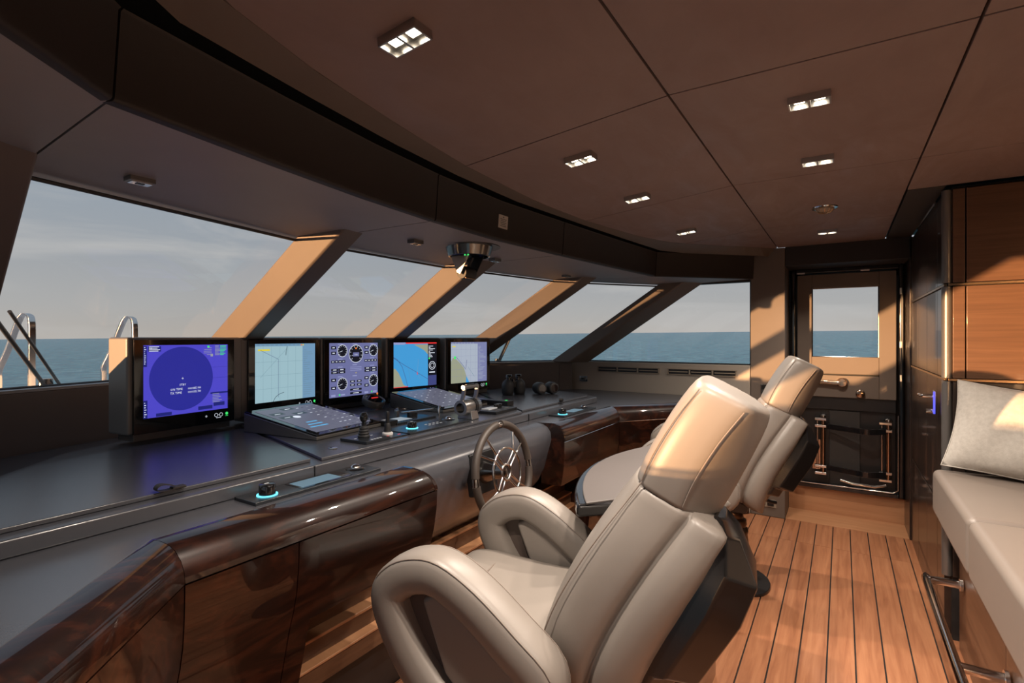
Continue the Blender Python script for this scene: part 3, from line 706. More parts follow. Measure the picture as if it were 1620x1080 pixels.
def g_map(g):
    g.rect('sea_chart', 0, 0, SW, SH); g.rect('gauge_dark', .295, 0, SW, SH); g.rect('e_red', .1, .296, SW, SH); g.rect('gauge_head', 0, .290, .095, SH)
    g.poly('land', [(0, 0), (.115, 0), (.08, .02), (.062, .06), (.04, .1), (.012, .13), (0, .13)]); g.poly('land', [(.17, .29), (.295, .29), (.295, .22), (.26, .25)])
    g.line('navy', [(0, .205), (.03, .19), (.07, .14), (.10, .06), (.118, 0)], .0028); g.line('navy', [(0, .2), (.10, .145), (.20, .095), (.295, .045)], .0026)
    g.line('e_red', [(.2, .08), (.2, .10)], .006); g.line('chart_line', [(.12, .14), (.14, .05)], .001); g.line('e_grey', [(.21, .19), (.2, .1), (.22, .05)], .001)
    g.rect('navy', .297, .0, .374, .07); g.ring('e_white', .335, .14, .028, .004); g.ring('e_white', .335, .14, .016, .003)
    rnd = random.Random(9)
    for i in range(9): g.rect('e_white', .302, .20 + i * .0095, .315 + rnd.random() * .05, .204 + i * .0095)
    g.rect('e_green', .302, .186, .314, .196); g.rect('e_white', .308, .088, .36, .096); g.rect('e_red', .0, .0, .12, .005)
def g_chart2(g):
    g.rect('chart_grey', 0, 0, SW, SH); g.rect('chart_side2', .275, 0, SW, SH); g.rect('chart_side2', 0, .292, SW, SH)
    g.poly('land', [(0, 0), (.15, 0), (.155, .05), (.13, .11), (.09, .15), (.05, .18), (.02, .19), (0, .16)]); g.poly('sea_chart', [(.15, 0), (.185, 0), (.155, .05)])
    for u in (.05, .1, .15, .2, .25): g.line('chart_side2', [(u, 0), (u, .292)], .0008)
    for v in (.05, .1, .15, .2, .25): g.line('chart_side2', [(0, v), (.275, v)], .0008)
    g.rect('e_yellow', .015, .268, .045, .276); g.disc('e_green', .04, .19, .012, 6)
    g.line('navy', [(.05, .195), (.10, .15), (.15, .10)], .003); g.line('navy', [(.15, .11), (.16, .17)], .003); g.line('chart_line', [(.17, .12), (.24, .04)], .002)
    rnd = random.Random(11)
    for i in range(26): g.rect('chart_grey', .283, .02 + i * .010, .295 + rnd.random() * .07, .0225 + i * .010)
    for i in range(8): g.rect('chart_grey', .01 + i * .03, .296, .024 + i * .03, .300)
GX = [g_radar, g_chart, g_gauges, g_map, g_chart2]
LBL = ['console screen showing a blue round radar picture, nearest the camera', 'console screen with a pale blue chart plot beside the radar screen', 'middle console screen with round engine gauges on violet', 'console screen with a bright blue sea chart and compass column', 'farthest console screen with a pale grey chart, nearest the binoculars']
# left corner (x, y) of the glass and yaw
MON = [(.945, 2.435, 7), (1.478, 2.52, 4), (1.948, 2.545, 0), (2.442, 2.525, -8), (2.918, 2.425, -9)]
GWD = .447
for k, (x, y_, a) in enumerate(MON):
    ca, sa = math.cos(R(a)), math.sin(R(a))
    t_ = thing('console_monitor', LBL[k], 'monitor', (x + GWD / 2 * ca, y_ + GWD / 2 * sa, .971), R(a), 'row of five screens on the helm console')
    obj('plinth', MB().box((0, .075, .015), (.43, .11, .03)), 'satin_grey', t_, bev=.003)
    el, er = [(.018, .048), (.036, .010), (.012, .020), (.018, .008), (.008, .014)][k]; wd = GWD + el + er
    obj('housing', MB().box(((er - el) / 2, .082, .231), (wd, .14, .402)), 'housing', t_, bev=.01, seg=3)
    obj('bezel_glass', MB().box((0, .006, .227), (GWD, .014, .392)), 'black_gloss', t_, bev=.002)
    g_ = Gfx(-SW / 2, .0935, -.001); GX[k](g_); scr_buttons(g_, k != 2, 'e_orange' if k == 2 else 'e_green')
    g_.build('screen', t_)
# two sloping touch pads in front of screens 2 and 4
def touchpad(x, y_, a, w, dpt, h, lb, seed):
    t_ = thing('touch_console', lb, 'touch panel', (x, y_, .971), R(a), 'sloping touch panels on the desk')
    obj('wedge', MB().prism([(-w / 2, -dpt / 2, 0), (-w / 2, dpt / 2, 0), (-w / 2, dpt / 2, h), (-w / 2, -dpt / 2, .014)], (w, 0, 0)), 'satin_grey', t_, bev=.003)
    th = math.atan2(h - .014, dpt); L_ = math.hypot(dpt, h - .014); rot = Matrix.Rotation(th, 3, 'X')
    gl_ = obj('glass_top', MB().box((0, 0, (h + .014) / 2 + .004), (w - .004, L_ - .004, .008), rot), 'black_gloss', t_, bev=.002)
    g = Gfx(-w / 2, 0, 0); u0, v0, u1, v1 = .03, .035, w - .035, L_ - .03
    rnd = random.Random(seed)
    g.rect('pad_bg', u0, v0, u1, v1)
    if seed == 1:
        for (u, v) in ((.05, .30), (.05, .24), (.15, .35 - .0), (.15, .27)):
            g.rect('pad_tile', u, v * L_ / .42, u + .07, v * L_ / .42 + .035); g.rect('e_white', u + .02, v * L_ / .42 + .012, u + .05, v * L_ / .42 + .018)
        g.disc('e_white', .13, .245 * L_ / .42, .018, 20)
        for i in range(3): g.rect('pad_blue', .06 + i * .02, .10 + i * .035, .16, .112 + i * .035)
    for i in range(8):
        for j in range(6):
            u = (u0 + .20 + j * .03) if seed == 1 else (u0 + .02 + j * (u1 - u0) / 6.2); v = v0 + .02 + i * (v1 - v0) / 8.3
            if u < u1 - .01: g.rect(['e_grey', 'e_white', 'pad_tile'][rnd.randrange(3)], u, v, u + .014, v + .005)
    o = g.build('pad_screen', t_)
    # lay the flat drawing onto the slope
    for vv in o.data.vertices:
        u, d_, v = vv.co; p = rot @ Vector((u, v - L_ / 2, -d_ + .0085)); vv.co = (p.x, p.y, p.z + (h + .014) / 2)
    o.data.update(); return t_
touchpad(1.555, 2.10, 6, .40, .46, .085, 'sloping touch panel in front of the pale blue chart screen', 1)
touchpad(2.50, 2.14, -2, .42, .44, .085, 'sloping touch panel in front of the bright sea chart screen', 2)

# ================================================================== instruments on the desk
def rplate(t_, w, d, h, mat='dark_panel', name='plate'): return obj(name, MB().box((0, 0, h / 2), (w, d, h)), mat, t_, bev=.002)
Z1 = .9705
j = thing('joystick', 'black ball-topped joystick on a thick labelled plate at the desk edge', 'joystick', (1.50, 1.69, Z1), R(2))
rplate(j, .135, .155, .012)
bel = [(0, .012), (.024, .012), (.026, .018), (.021, .023), (.024, .029), (.019, .034), (.022, .040), (.017, .045), (.019, .051), (.014, .056), (.010, .060), (.0, .060)]
obj('bellows', MB().lathe(bel, 24, (0, .01, 0)), 'rubber', j, smooth=True)
obj('stick', MB().lathe([(0, .055), (.008, .055), (.008, .075), (.014, .082), (.018, .093), (.017, .105), (.010, .115), (0, .117)], 20, (0, .01, 0)), 'black_gloss', j, smooth=True)
g = MB()
for k in range(4): g.box((-.02 + k * .016, -.058, .0123), (.010, .010, .0006))
for k in (-.045, .045): g.box((k, .012, .0123), (.014, .006, .0006))
obj('marking', g, 'label_white', j)
j = thing('jog_lever', 'slim ribbed lever with a white collar on a thin plate', 'joystick', (1.625, 1.69, Z1))
rplate(j, .11, .14, .005)
obj('collar', MB().lathe([(0, .005), (.024, .005), (.024, .012), (.018, .016), (0, .016)], 24), 'white', j, smooth=True)
obj('bellows', MB().lathe([(0, .015), (.017, .016), (.014, .022), (.016, .027), (.013, .033), (.015, .038), (.012, .044), (.013, .05), (.010, .055), (0, .055)], 20), 'rubber', j, smooth=True)
obj('stick', MB().lathe([(0, .05), (.010, .05), (.008, .075), (.009, .098), (.006, .106), (0, .107)], 16), 'black', j, smooth=True)
obj('marking', MB().box((.03, -.04, .0053), (.014, .006, .0006)).box((-.03, -.03, .0053), (.02, .004, .0006)), 'e_red', j)
def knob(t_, x, y_, z, r=.022, h=.026):
    k_ = obj('knob', MB().lathe([(0, 0), (r, 0), (r, h - .003), (r - .003, h), (0, h)], 32, (x, y_, z + .004)), 'black_gloss', t_, smooth=True)
    obj('glow_ring', MB().lathe([(r + .001, .0), (r + .006, .0), (r + .006, .003), (r + .001, .003)], 32, (x, y_, z)), 'led_cyan', k_)
    obj('pointer', MB().box((x, y_ + .004, z + h + .0045), (.014, .004, .001)), 'label_white', k_)
def trackball(t_, x, y_, z, r=.024):
    tb = obj('ball_socket', MB().lathe([(0, .001), (r + .014, .001), (r + .008, .005), (r, .005)], 32, (x, y_, z)), 'black_gloss', t_, smooth=True)
    obj('trackball', MB().lathe([(r * math.cos(R(a)), r * math.sin(R(a)) * .75 + .003) for a in range(-10, 91, 10)], 24, (x, y_, z)), 'ball', tb, smooth=True)
p = thing('instrument_panel', 'dark control strip with lit knob and trackball beside the throttle', 'control panel', (1.905, 1.695, Z1))
rplate(p, .44, .165, .008); knob(p, -.12, .0, .008); trackball(p, .17, .02, .008, .02)
g = MB()
for i in range(4):
    for k in range(2): g.box((-.01 + i * .028, -.01 + k * .025, .0083), (.016, .006, .0006))
obj('marking', g, 'label_white', p)
p = thing('autopilot_panel', 'small panel with pale display and dial between the levers and screens', 'control panel', (1.985, 1.93, Z1))
rplate(p, .29, .165, .010); obj('display', MB().box((-.06, .0, .0103), (.13, .085, .001)), 'lcd_pale', p); knob_ = obj('dial', MB().lathe([(0, .01), (.028, .01), (.028, .03), (.022, .034), (0, .034)], 28, (.07, .02, 0)), 'black', p, smooth=True)
g = MB()
for i in range(6): g.box((-.11 + i * .022, -.062, .0103), (.014, .012, .001))
obj('keys', g, 'charcoal', p)
p = thing('handset_bracket', 'small chrome bracket standing behind the control strip', 'bracket', (2.185, 1.875, Z1)); obj('stem', MB().tube([(0, 0, 0), (0, 0, .035), (.008, 0, .055)], .007, 10), 'steel', p, smooth=True); obj('clip', MB().box((-.09, .075, .034), (.20, .022, .006), Matrix.Rotation(R(-12), 3, 'Z')), 'brushed', p, bev=.002); obj('foot', MB().box((-.16, .16, .018), (.02, .02, .036)), 'brushed', p, bev=.002)
# throttle
t_ = thing('throttle', 'silver twin engine throttle lever on the desk edge above the wheel', 'throttle', (2.19, 1.675, Z1), R(4))
obj('pedestal', MB().loft([[Vector((sx_ * wx, sy_ * wy, z)) for sx_, sy_ in ((-1, -1), (1, -1), (1, 1), (-1, 1))] for z, wx, wy in ((0, .035, .05), (.03, .032, .042), (.05, .032, .038))]), 'brushed', t_, bev=.006)
obj('drum', MB().lathe([(.026, -.075), (.040, -.075), (.042, -.07), (.042, .07), (.040, .075), (.0, .075)], 32, (0, 0, .065), 'X'), 'brushed', t_, smooth=True)
obj('bore', MB().lathe([(.0, -.05), (.027, -.05), (.027, -.0745)], 32, (0, 0, .065), 'X'), 'dark_steel', t_, smooth=True)
obj('scale_band', MB().lathe([(.0425, .012), (.0445, .012), (.0445, .04), (.0425, .04)], 32, (0, 0, .065), 'X'), 'black', t_)
for x in (-.062, .062):
    obj('lever_arm', MB().loft([[Vector((x, yy, zz)) + Vector((dx, dy, 0)) for dx, dy in ((-.006, -.011), (.006, -.011), (.006, .011), (-.006, .011))] for yy, zz in ((0, .10), (-.01, .13), (-.015, .165), (-.012, .178))]), 'brushed', t_, bev=.003)
obj('lever_grip', MB().tube([(-.068, -.012, .172), (.068, -.012, .172)], .012, 14), 'brushed', t_, smooth=True); obj('grip_inlay', MB().box((0, -.012, .184), (.08, .012, .004)), 'black', t_)
p = thing('thruster_panel', 'black thruster panel with two small dark knobs right of the throttle', 'control panel', (2.50, 1.715, Z1), R(4))
rplate(p, .25, .16, .016, 'black')
obj('key_block', MB().box((-.03, .02, .018), (.10, .05, .008)), 'label_white', p, bev=.002)
for x in (.05, .085): obj('knob', MB().lathe([(0, .016), (.016, .016), (.016, .034), (0, .036)], 20, (x, .02, 0)), 'black_gloss', p, smooth=True)
obj('keys', MB().box((-.05, -.045, .0165), (.06, .014, .002)).box((.05, -.045, .0165), (.06, .014, .002)), 'satin_grey', p)
p = thing('side_panel', 'slim black keypad beside the sloping touch panel and throttle', 'control panel', (2.76, 1.93, Z1), R(-2)); rplate(p, .07, .32, .03, 'black'); obj('status_light', MB().box((.01, -.12, .031), (.014, .014, .002)), 'e_green', p)
p = thing('pad_keypad', 'slim black keypad at the end of the sloping panel by the levers', 'control panel', (1.80, 2.02, Z1), R(6)); rplate(p, .07, .34, .025, 'black'); obj('card_slot', MB().box((.0, -.12, .0255), (.04, .02, .002)), 'label_white', p)
# round gauge pod, ring and button
p = thing('gauge_pod', 'round dark gauge pod tilted up below the engine screen', 'gauge', (2.19, 2.40, Z1))
tl = Matrix.Rotation(R(22), 3, 'X')
obj('body', MB().lathe([(0, -.012), (.066, -.012), (.07, .012), (.068, .026), (.06, .030), (.055, .024), (0, .024)], 36, (0, 0, .038), 'Z', tl), 'satin_grey', p, smooth=True)
obj('dial_face', MB().lathe([(0, .0245), (.055, .0245)], 36, (0, 0, .0385), 'Z', tl), 'black_gloss', p)
obj('needle', MB().box(Vector((0, 0, .038)) + tl @ Vector((.012, .01, .027)), (.05, .008, .001), tl), 'e_red', p)
p = tag(obj('grommet_ring', MB().lathe([(.036, 0), (.047, 0), (.045, .004), (.038, .004), (.036, 0)], 32, (2.30, 2.27, Z1)), 'steel', None, smooth=True), 'flat chrome ring set in the desk beside the gauge pod', 'ring')
p = tag(obj('push_button', MB().lathe([(0, 0), (.017, 0), (.017, .003), (.012, .004), (0, .004)], 24, (1.32, 1.67, Z1)), 'steel', None, smooth=True), 'small flush chrome button left of the joystick plate', 'button')
# ledge panels left and right of the wheel
for (x, lb) in ((1.095, 'ledge control panel with glowing knob, screen and trackball on the port console'), (3.06, 'ledge control panel with knob, screen and trackball on the starboard console')):
    p = thing('ledge_panel', lb, 'control panel', (x, 1.478, LZ), group='control panels on the lower ledge')
    rplate(p, .48, .112, .010)
    knob(p, -.175, -.01, .010, .024, .03)
    obj('display_bezel', MB().box((.02, 0, .0105), (.20, .09, .001)), 'black_gloss', p); obj('display', MB().box((.005, 0, .0112), (.15, .07, .001)), 'lcd', p)
    trackball(p, .18, .012, .010, .02)
# binoculars
def binocs(lb, loc, rz, lying):
    b = thing('binoculars', lb, 'binoculars', loc, rz, 'binoculars on the desk')
    rot = Matrix.Rotation(R(90), 3, 'X') if lying else Matrix.Identity(3)
    off = Vector((0, 0, .042)) if lying else Vector((0, 0, 0))
    for s_ in (-1, 1):
        x = s_ * .052
        obj('barrel', MB().lathe([(0, .0), (.030, .0), (.034, .004), (.037, .03), (.036, .07), (.030, .095), (.021, .108), (.019, .125), (0, .125)], 24, off, 'Z', rot) if False else MB().loft([[off + rot @ Vector((x + r * math.cos(2 * math.pi * i / 24), r * math.sin(2 * math.pi * i / 24), z)) for i in range(24)] for r, z in ((.036, 0), (.041, .004), (.046, .03), (.045, .075), (.037, .098), (.025, .108), (.021, .114))]), 'rubber', b, smooth=True)
        ey = obj('eyepiece', MB().loft([[off + rot @ Vector((s_ * .042 + r * math.cos(2 * math.pi * i / 20), r * math.sin(2 * math.pi * i / 20), z)) for i in range(20)] for r, z in ((.018, .108), (.018, .127), (.024, .130), (.024, .147), (.020, .151))]), 'black_gloss', b, smooth=True)
        obj('lens', MB().add([off + rot @ Vector((x + .029 * math.cos(2 * math.pi * i / 24), .029 * math.sin(2 * math.pi * i / 24), -.0008)) for i in range(24)], [tuple(range(24))]), 'lens', b)
    obj('bridge', MB().box(off + rot @ Vector((0, 0, .075)), (.06, .03, .05) if not lying else (.06, .05, .03)), 'black', b, bev=.006)
    obj('focus_wheel', MB().lathe([(0, .09), (.014, .09), (.014, .118), (0, .118)], 18, off, 'Z', rot), 'black_gloss', b, smooth=True)
binocs('black binoculars standing upright on their lenses on the starboard desk', (3.31, 2.10, Z1 + .002), R(-25), False)
binocs('black binoculars lying flat with lenses towards the cabin', (3.44, 1.87, Z1 + .006), R(148), True)

# ================================================================== helm chairs
def ring_sec(hw, d_front, d_rear, rear_k, groove, c, ax_n, n_lat, q=0):
    """cross-section of the backrest: u lateral, v depth (+ = front)"""
    pts = [(0, d_front + .012), (hw * .55, d_front + .008), (hw * .85, d_front - .006), (hw * .985, d_front - .035), (hw, d_front - .08), (hw * .985, d_front - .125), (hw * .93, d_front - .14), (hw * (.93 - groove), d_front - .147), (hw * .95, d_front - .155), (hw * 1.0, d_front - .175), (hw * .99, d_front - .215), (hw * .9, d_front - .25), (hw * rear_k, d_rear), (0, d_rear - .006)]
    full = pts + [(-u, v) for u, v in reversed(pts[1:-1])]
    return [c + n_lat * u + ax_n * v for u, v in full]
def make_chair(label, loc, rz):
    t_ = thing('helm_chair', label, 'chair', loc, rz, 'reclining helm chairs')
    LX = Vector((1, 0, 0))
    # pedestal
    obj('base_plate', MB().prism([(.21 * math.cos(a) * (1 if abs(math.cos(a)) < .8 else .93), -.30 + .17 * math.sin(a), 0) for a in [2 * math.pi * i / 24 for i in range(24)]], (0, 0, .02)), 'black', t_, bev=.006)
    obj('column', MB().loft([[Vector((r * math.cos(2 * math.pi * i / 24), yy + r * math.sin(2 * math.pi * i / 24), z)) for i in range(24)] for r, yy, z in ((.075, -.30, .02), (.066, -.295, .20), (.06, -.292, .28), (.066, -.29, .29), (.066, -.289, .31), (.055, -.288, .32), (.064, -.285, .335), (.064, -.282, .36), (.05, -.28, .37), (.056, -.275, .385), (.056, -.27, .41), (.045, -.265, .42), (.045, -.245, .50))]), 'pedestal', t_, smooth=True)
    obj('seat_frame', MB().box((0, -.06, .50), (.36, .46, .05)), 'black', t_, bev=.015)
    lv_ = obj('lever', MB().tube([(.06, -.30, .50), (.10, -.42, .47), (.13, -.48, .44), (.16, -.51, .43)], .011, 8), 'black', t_, smooth=True)
    # seat cushion
    prof = [(-.27, .535), (-.27, .62), (-.24, .645), (-.12, .635), (.04, .645), (.13, .655), (.20, .650), (.245, .625), (.26, .58), (.245, .53), (.2, .515), (-.2, .515)]
    secs = []
    for x, k_ in ((-.245, .90), (-.235, .97), (-.20, 1.0), (-.1, .995), (0, .985), (.1, .995), (.20, 1.0), (.235, .97), (.245, .90)):
        secs.append([Vector((x, -.01 + (y_ + .01) * (1 if k_ > .95 else .96), .58 + (z - .58) * k_)) for y_, z in prof])
    st = obj('seat_cushion', MB().loft(secs), 'chair_leather', t_, smooth=True, sub=1)
    obj('seat_seam', MB().tube(smoothpath([(-.225, .10, .640), (-.1, .085, .6505), (0, .083, .650), (.1, .085, .6505), (.225, .10, .640)], 4), .002, 5), 'seam', st)
    obj('seat_skirt', MB().box((0, -.01, .52), (.47, .46, .03)), 'lining', t_, bev=.01)
    # backrest
    a = R(28); AX = Vector((0, -math.sin(a), math.cos(a))); NF = Vector((0, math.cos(a), math.sin(a)))
    base = Vector((0, -.305, .60))
    rings = []
    for sdist, hw, df in ((-.10, .17, .07), (-.07, .205, .105), (.02, .225, .125), (.12, .225, .135), (.24, .215, .132), (.34, .195, .122), (.41, .170, .112), (.455, .157, .106), (.467, .155, .105)):
        c_ = base + AX * sdist; rings.append(ring_sec(hw, df, df - (.275 if sdist < .3 else .265 if sdist < .38 else .24 if sdist < .43 else .215), .62, .10, c_, NF, LX))
    bk = obj('backrest', MB().loft(rings), 'chair_leather', t_, smooth=True, sub=1)
    for s_ in (-1, 1):
        pth = [base + AX * sd2 + LX * s_ * hw * .965 + NF * (df - .016) for sd2, hw, df in ((-.05, .212, .11), (.02, .225, .125), (.12, .225, .135), (.24, .215, .132), (.34, .195, .122), (.41, .170, .112), (.467, .155, .105))]
        obj('piping', MB().tube(smoothpath(pth, 3), .0018, 6), 'seam', bk)
    # headrest
    hr = []
    for sdist, hw, df, th in ((.452, .153, .104, .20), (.462, .155, .106, .205), (.475, .156, .108, .21), (.54, .160, .113, .215), (.64, .158, .110, .207), (.72, .150, .101, .192), (.742, .143, .093, .175), (.752, .125, .078, .15)):
        c_ = base + AX * sdist
        pts = [(0, df + .006), (hw * .6, df + .004), (hw * .9, df - .006), (hw, df - .03), (hw, df - .075), (hw * .99, df - .115), (hw * .90, df - .138), (hw * .28, df - th), (0, df - th - .004)]
        pts = pts + [(-u, v) for u, v in reversed(pts[1:-1])]
        hr.append([c_ + LX * u + NF * v for u, v in pts])
    hd = obj('headrest', MB().loft(hr), 'chair_leather', t_, smooth=True, sub=1)
    for s_ in (-1, 1):
        for vo in (-.016, -.123):
            kk = .965 if vo > -.05 else .975
            pth = [base + AX * sd2 + LX * s_ * hw * kk + NF * (df + vo) for sd2, hw, df in ((.47, .154, .106), (.54, .160, .113), (.64, .158, .110), (.73, .147, .097))]
            obj('piping', MB().tube(smoothpath(pth, 3), .0016, 6), 'seam', hd)
    # black shell behind
    rg = []
    for sdist, hw, v0, v1 in ((-.10, .13, -.05, -.10), (-.085, .155, -.06, -.125), (-.04, .16, -.08, -.128), (-.025, .165, -.08, -.165), (.02, .165, -.08, -.165), (.035, .165, -.08, -.205), (.08, .165, -.08, -.205), (.095, .165, -.08, -.248), (.28, .158, -.08, -.258), (.38, .14, -.08, -.245), (.45, .105, -.09, -.165), (.47, .07, -.09, -.12)):
        c_ = base + AX * sdist
        rg.append([c_ + LX * u + NF * v for u, v in ((-hw, v0), (hw, v0), (hw * .9, v0 + (v1 - v0) * .4), (hw * .5, v1), (-hw * .62, v1), (-hw, v0 + (v1 - v0) * .55))])
    obj('back_shell', MB().loft(rg), 'shell', t_, smooth=True, bev=.011, seg=3, angle=18)
    obj('back_bracket', MB().loft([[Vector((x, y_, z)) for x, y_ in ((-w, y0), (w, y0), (w, y1), (-w, y1))] for z, w, y0, y1 in ((.42, .10, -.34, -.12), (.50, .13, -.37, -.12), (.58, .14, -.42, -.25))]), 'charcoal', t_, bev=.01)
    # arms: closed leather loops with a slot
    path = [(.172, .730), (.14, .778), (.085, .804), (.02, .806), (-.07, .762), (-.17, .687), (-.25, .617), (-.235, .545), (-.12, .50), (.0, .50), (.075, .555), (.14, .645)]
    P3 = smoothpath([(0, y_, z) for y_, z in path], 4, True)
    for s_ in (-1, 1):
        X0 = s_ * .292; rings = []; k_ = len(P3)
        for i in range(k_):
            tg = (P3[(i + 1) % k_] - P3[(i - 1) % k_]).normalized(); nn = Vector((0, -tg.z, tg.y)); sec = []
            for j_ in range(16):
                an = 2 * math.pi * j_ / 16; cu_, su_ = math.cos(an), math.sin(an)
                sec.append(P3[i] + Vector((X0, 0, 0)) + LX * (.058 * math.copysign(abs(cu_) ** .6, cu_)) + nn * (.052 * math.copysign(abs(su_) ** .6, su_)))
            rings.append(sec)
        ar = obj('armrest', MB().loft(rings, True, False, True), 'chair_leather', t_, smooth=True)
        pan = [(-.215, .60), (-.05, .735), (.03, .765), (.068, .745), (.0, .575), (-.03, .545), (-.19, .56)]
        obj('arm_panel', MB().prism([(X0 - .034, y_, z) for y_, z in pan], (.068, 0, 0)), 'chair_leather', ar, bev=.012)
        obj('slot_lining', MB().prism([(X0 - .008, y_, z) for y_, z in ((.15, .72), (.06, .76), (-.01, .54), (.05, .56))], (.016, 0, 0)), 'lining', ar)
        for e_ in (-1, 1):
            obj('piping', MB().tube([P3[i] + Vector((X0 + e_ * .0478, 0, 0)) + (lambda tg: Vector((0, -tg.z, tg.y)) * (-.0425))((P3[(i + 1) % k_] - P3[(i - 1) % k_]).normalized()) for i in range(2, 27)], .0016, 5), 'seam', ar)
    return t_
make_chair('beige leather helm chair in the foreground, close to the camera', (1.30, .868, 0), R(98 - 90))
make_chair('beige leather helm chair in front of the far door', (3.15, .80, 0), R(101 - 90))

# ================================================================== island between the chairs
isl = thing('centre_island', 'centre island with curved front, leather top and glossy dark rim between the chairs', 'table', (2.0, .45, 0))
arc = [(-.30, -.10), (-.36, .0), (-.47, .11)] + [(x, .40 - .14 * (x / .52) ** 2) for x in [-.58 + 1.10 * i / 24 for i in range(25)]] + [(.52, -.10)]
arc2 = [(x * .965, y_ - .022 if y_ > .2 else y_ + .016) for x, y_ in arc]
obj('rim', MB().prism([(x, y_, .855) for x, y_ in arc], (0, 0, .04)), 'black_gloss', isl, bev=.012, seg=3)
obj('leather_top', MB().prism([(x, y_, .893) for x, y_ in arc2], (0, 0, .008)), 'island_leather', isl, bev=.003)
obj('body', MB().prism([(x * .52, .21 + (y_ - .21) * .7, 0) for x, y_ in arc], (0, 0, .856)), 'gloss_wood', isl)

# ================================================================== bench, pillow, foot rail
bn = thing('settee', 'beige leather bench with wooden base along the right side', 'bench', (1.4, -.7, 0))
for x0, x1 in ((-.36, 1.2), (1.205, 2.255), (2.26, 3.05)):
    obj('seat_cushion', MB().box(((x0 + x1) / 2 - 1.4, -.01 - .06, .70), (x1 - x0, .84, .205)), 'bench_leather', bn, bev=.028, seg=4)
    zt = .8035; yf = .345
    obj('piping', MB().tube([(x0 + .02 - 1.4, yf - .012, zt - .012), (x1 - .02 - 1.4, yf - .012, zt - .012)], .003, 6), 'seam', bn)
    obj('back_cushion', MB().box(((x0 + x1) / 2 - 1.4, -.41, .98), (x1 - x0, .10, .36), Matrix.Rotation(R(8), 3, 'X')), 'bench_leather', bn, bev=.03, seg=3) if x1 < 3 else None
for x0, x1 in ((-.36, 1.2), (1.205, 2.255), (2.26, 3.04)): obj('base_panel', MB().box(((x0 + x1) / 2 - 1.4, .24, .295), (x1 - x0, .03, .58)), 'veneer', bn, bev=.002)
obj('end_panel', MB().box((1.635, -.12, .295), (.02, .70, .58)), 'veneer_dark', bn)
fr_ = thing('foot_rail', 'chrome tube foot rail on the front of the bench base', 'rail', (2.0, -.42, .33))
bar = smoothpath([(.93, -.02, .0), (.93, .06, .0), (.915, .095, .0), (.88, .105, .0), (-.1, .105, .0), (-1.2, .105, 0)], 5)
obj('bar', MB().tube(bar, .017, 12), 'steel', fr_, smooth=True)
for x in (.20, -.75): obj('bracket', MB().tube([(x, .105, 0), (x, -.02, 0)], .016, 12), 'steel', fr_, smooth=True)
for x in (.93, .20, -.75): obj('flange', MB().tube([(x, -.02, 0), (x, -.01, 0)], .026, 14), 'steel', fr_, smooth=True)
# pillow
pl = thing('pillow', 'light grey woven cushion leaning at the end of the bench', 'cushion', (2.985, -.675, .802))
n_ = 22; vs = []; fs = []
for side in (1, -1):
    for i in range(n_ + 1):
        for jx in range(n_ + 1):
            u, v = i / n_ * 2 - 1, jx / n_ * 2 - 1
            prof_ = max(0, (1 - abs(u) ** 2.6)) ** .6 * max(0, (1 - abs(v) ** 2.6)) ** .6
            pin = 1 - .07 * (1 - abs(v) ** 2) * (abs(u) ** 3); pin2 = 1 - .07 * (1 - abs(u) ** 2) * (abs(v) ** 3)
            wr_ = .004 * math.sin(9 * u + 4 * v) * prof_
            vs.append(Vector((side * (.085 * prof_) + wr_, u * .275 * pin, v * .20 * pin2)))
def vid(sd_, i, jx): return (0 if sd_ == 1 else (n_ + 1) ** 2) + i * (n_ + 1) + jx
for sd_ in (1, -1):
    for i in range(n_):
        for jx in range(n_): fs.append((vid(sd_, i, jx), vid(sd_, i + 1, jx), vid(sd_, i + 1, jx + 1), vid(sd_, i, jx + 1)))
rt = Matrix.Rotation(R(20), 3, 'Y') @ Matrix.Rotation(R(7), 3, 'X')
mbp = MB().add([Matrix.Rotation(R(-12), 3, 'Z') @ (rt @ p) + Vector((-.02, 0, .188)) for p in vs], fs)
po = obj('pillow_body', mbp, 'pillow_cloth', pl, smooth=True)
edge = [(i, 0) for i in range(n_)] + [(n_, jx) for jx in range(n_)] + [(n_ - i, n_) for i in range(n_)] + [(0, n_ - jx) for jx in range(n_)]
obj('seam_edge', MB().tube([mbp.v[vid(1, i, jx)] for i, jx in edge], .003, 5, True), 'pillow_cloth', pl, smooth=True)
# lever lock on the passage door
lk = thing('door_lock', 'chrome lever lock with a blue light strip on the passage panel', 'door handle', (3.30, -.395, 1.08))
obj('lock_plate', MB().box((0, .006, 0), (.035, .012, .12)), 'dark_steel', lk, bev=.004)
obj('light_strip', MB().box((-.022, .010, 0), (.008, .008, .11)), 'led_blue', lk)
obj('lever', MB().tube([(0, .01, .03), (0, .05, .03), (.02, .058, .03), (.09, .058, .028)], .009, 10), 'steel', lk, smooth=True)
obj('turn_knob', MB().tube([(0, .01, -.045), (0, .04, -.045)], .011, 12), 'steel', lk, smooth=True)

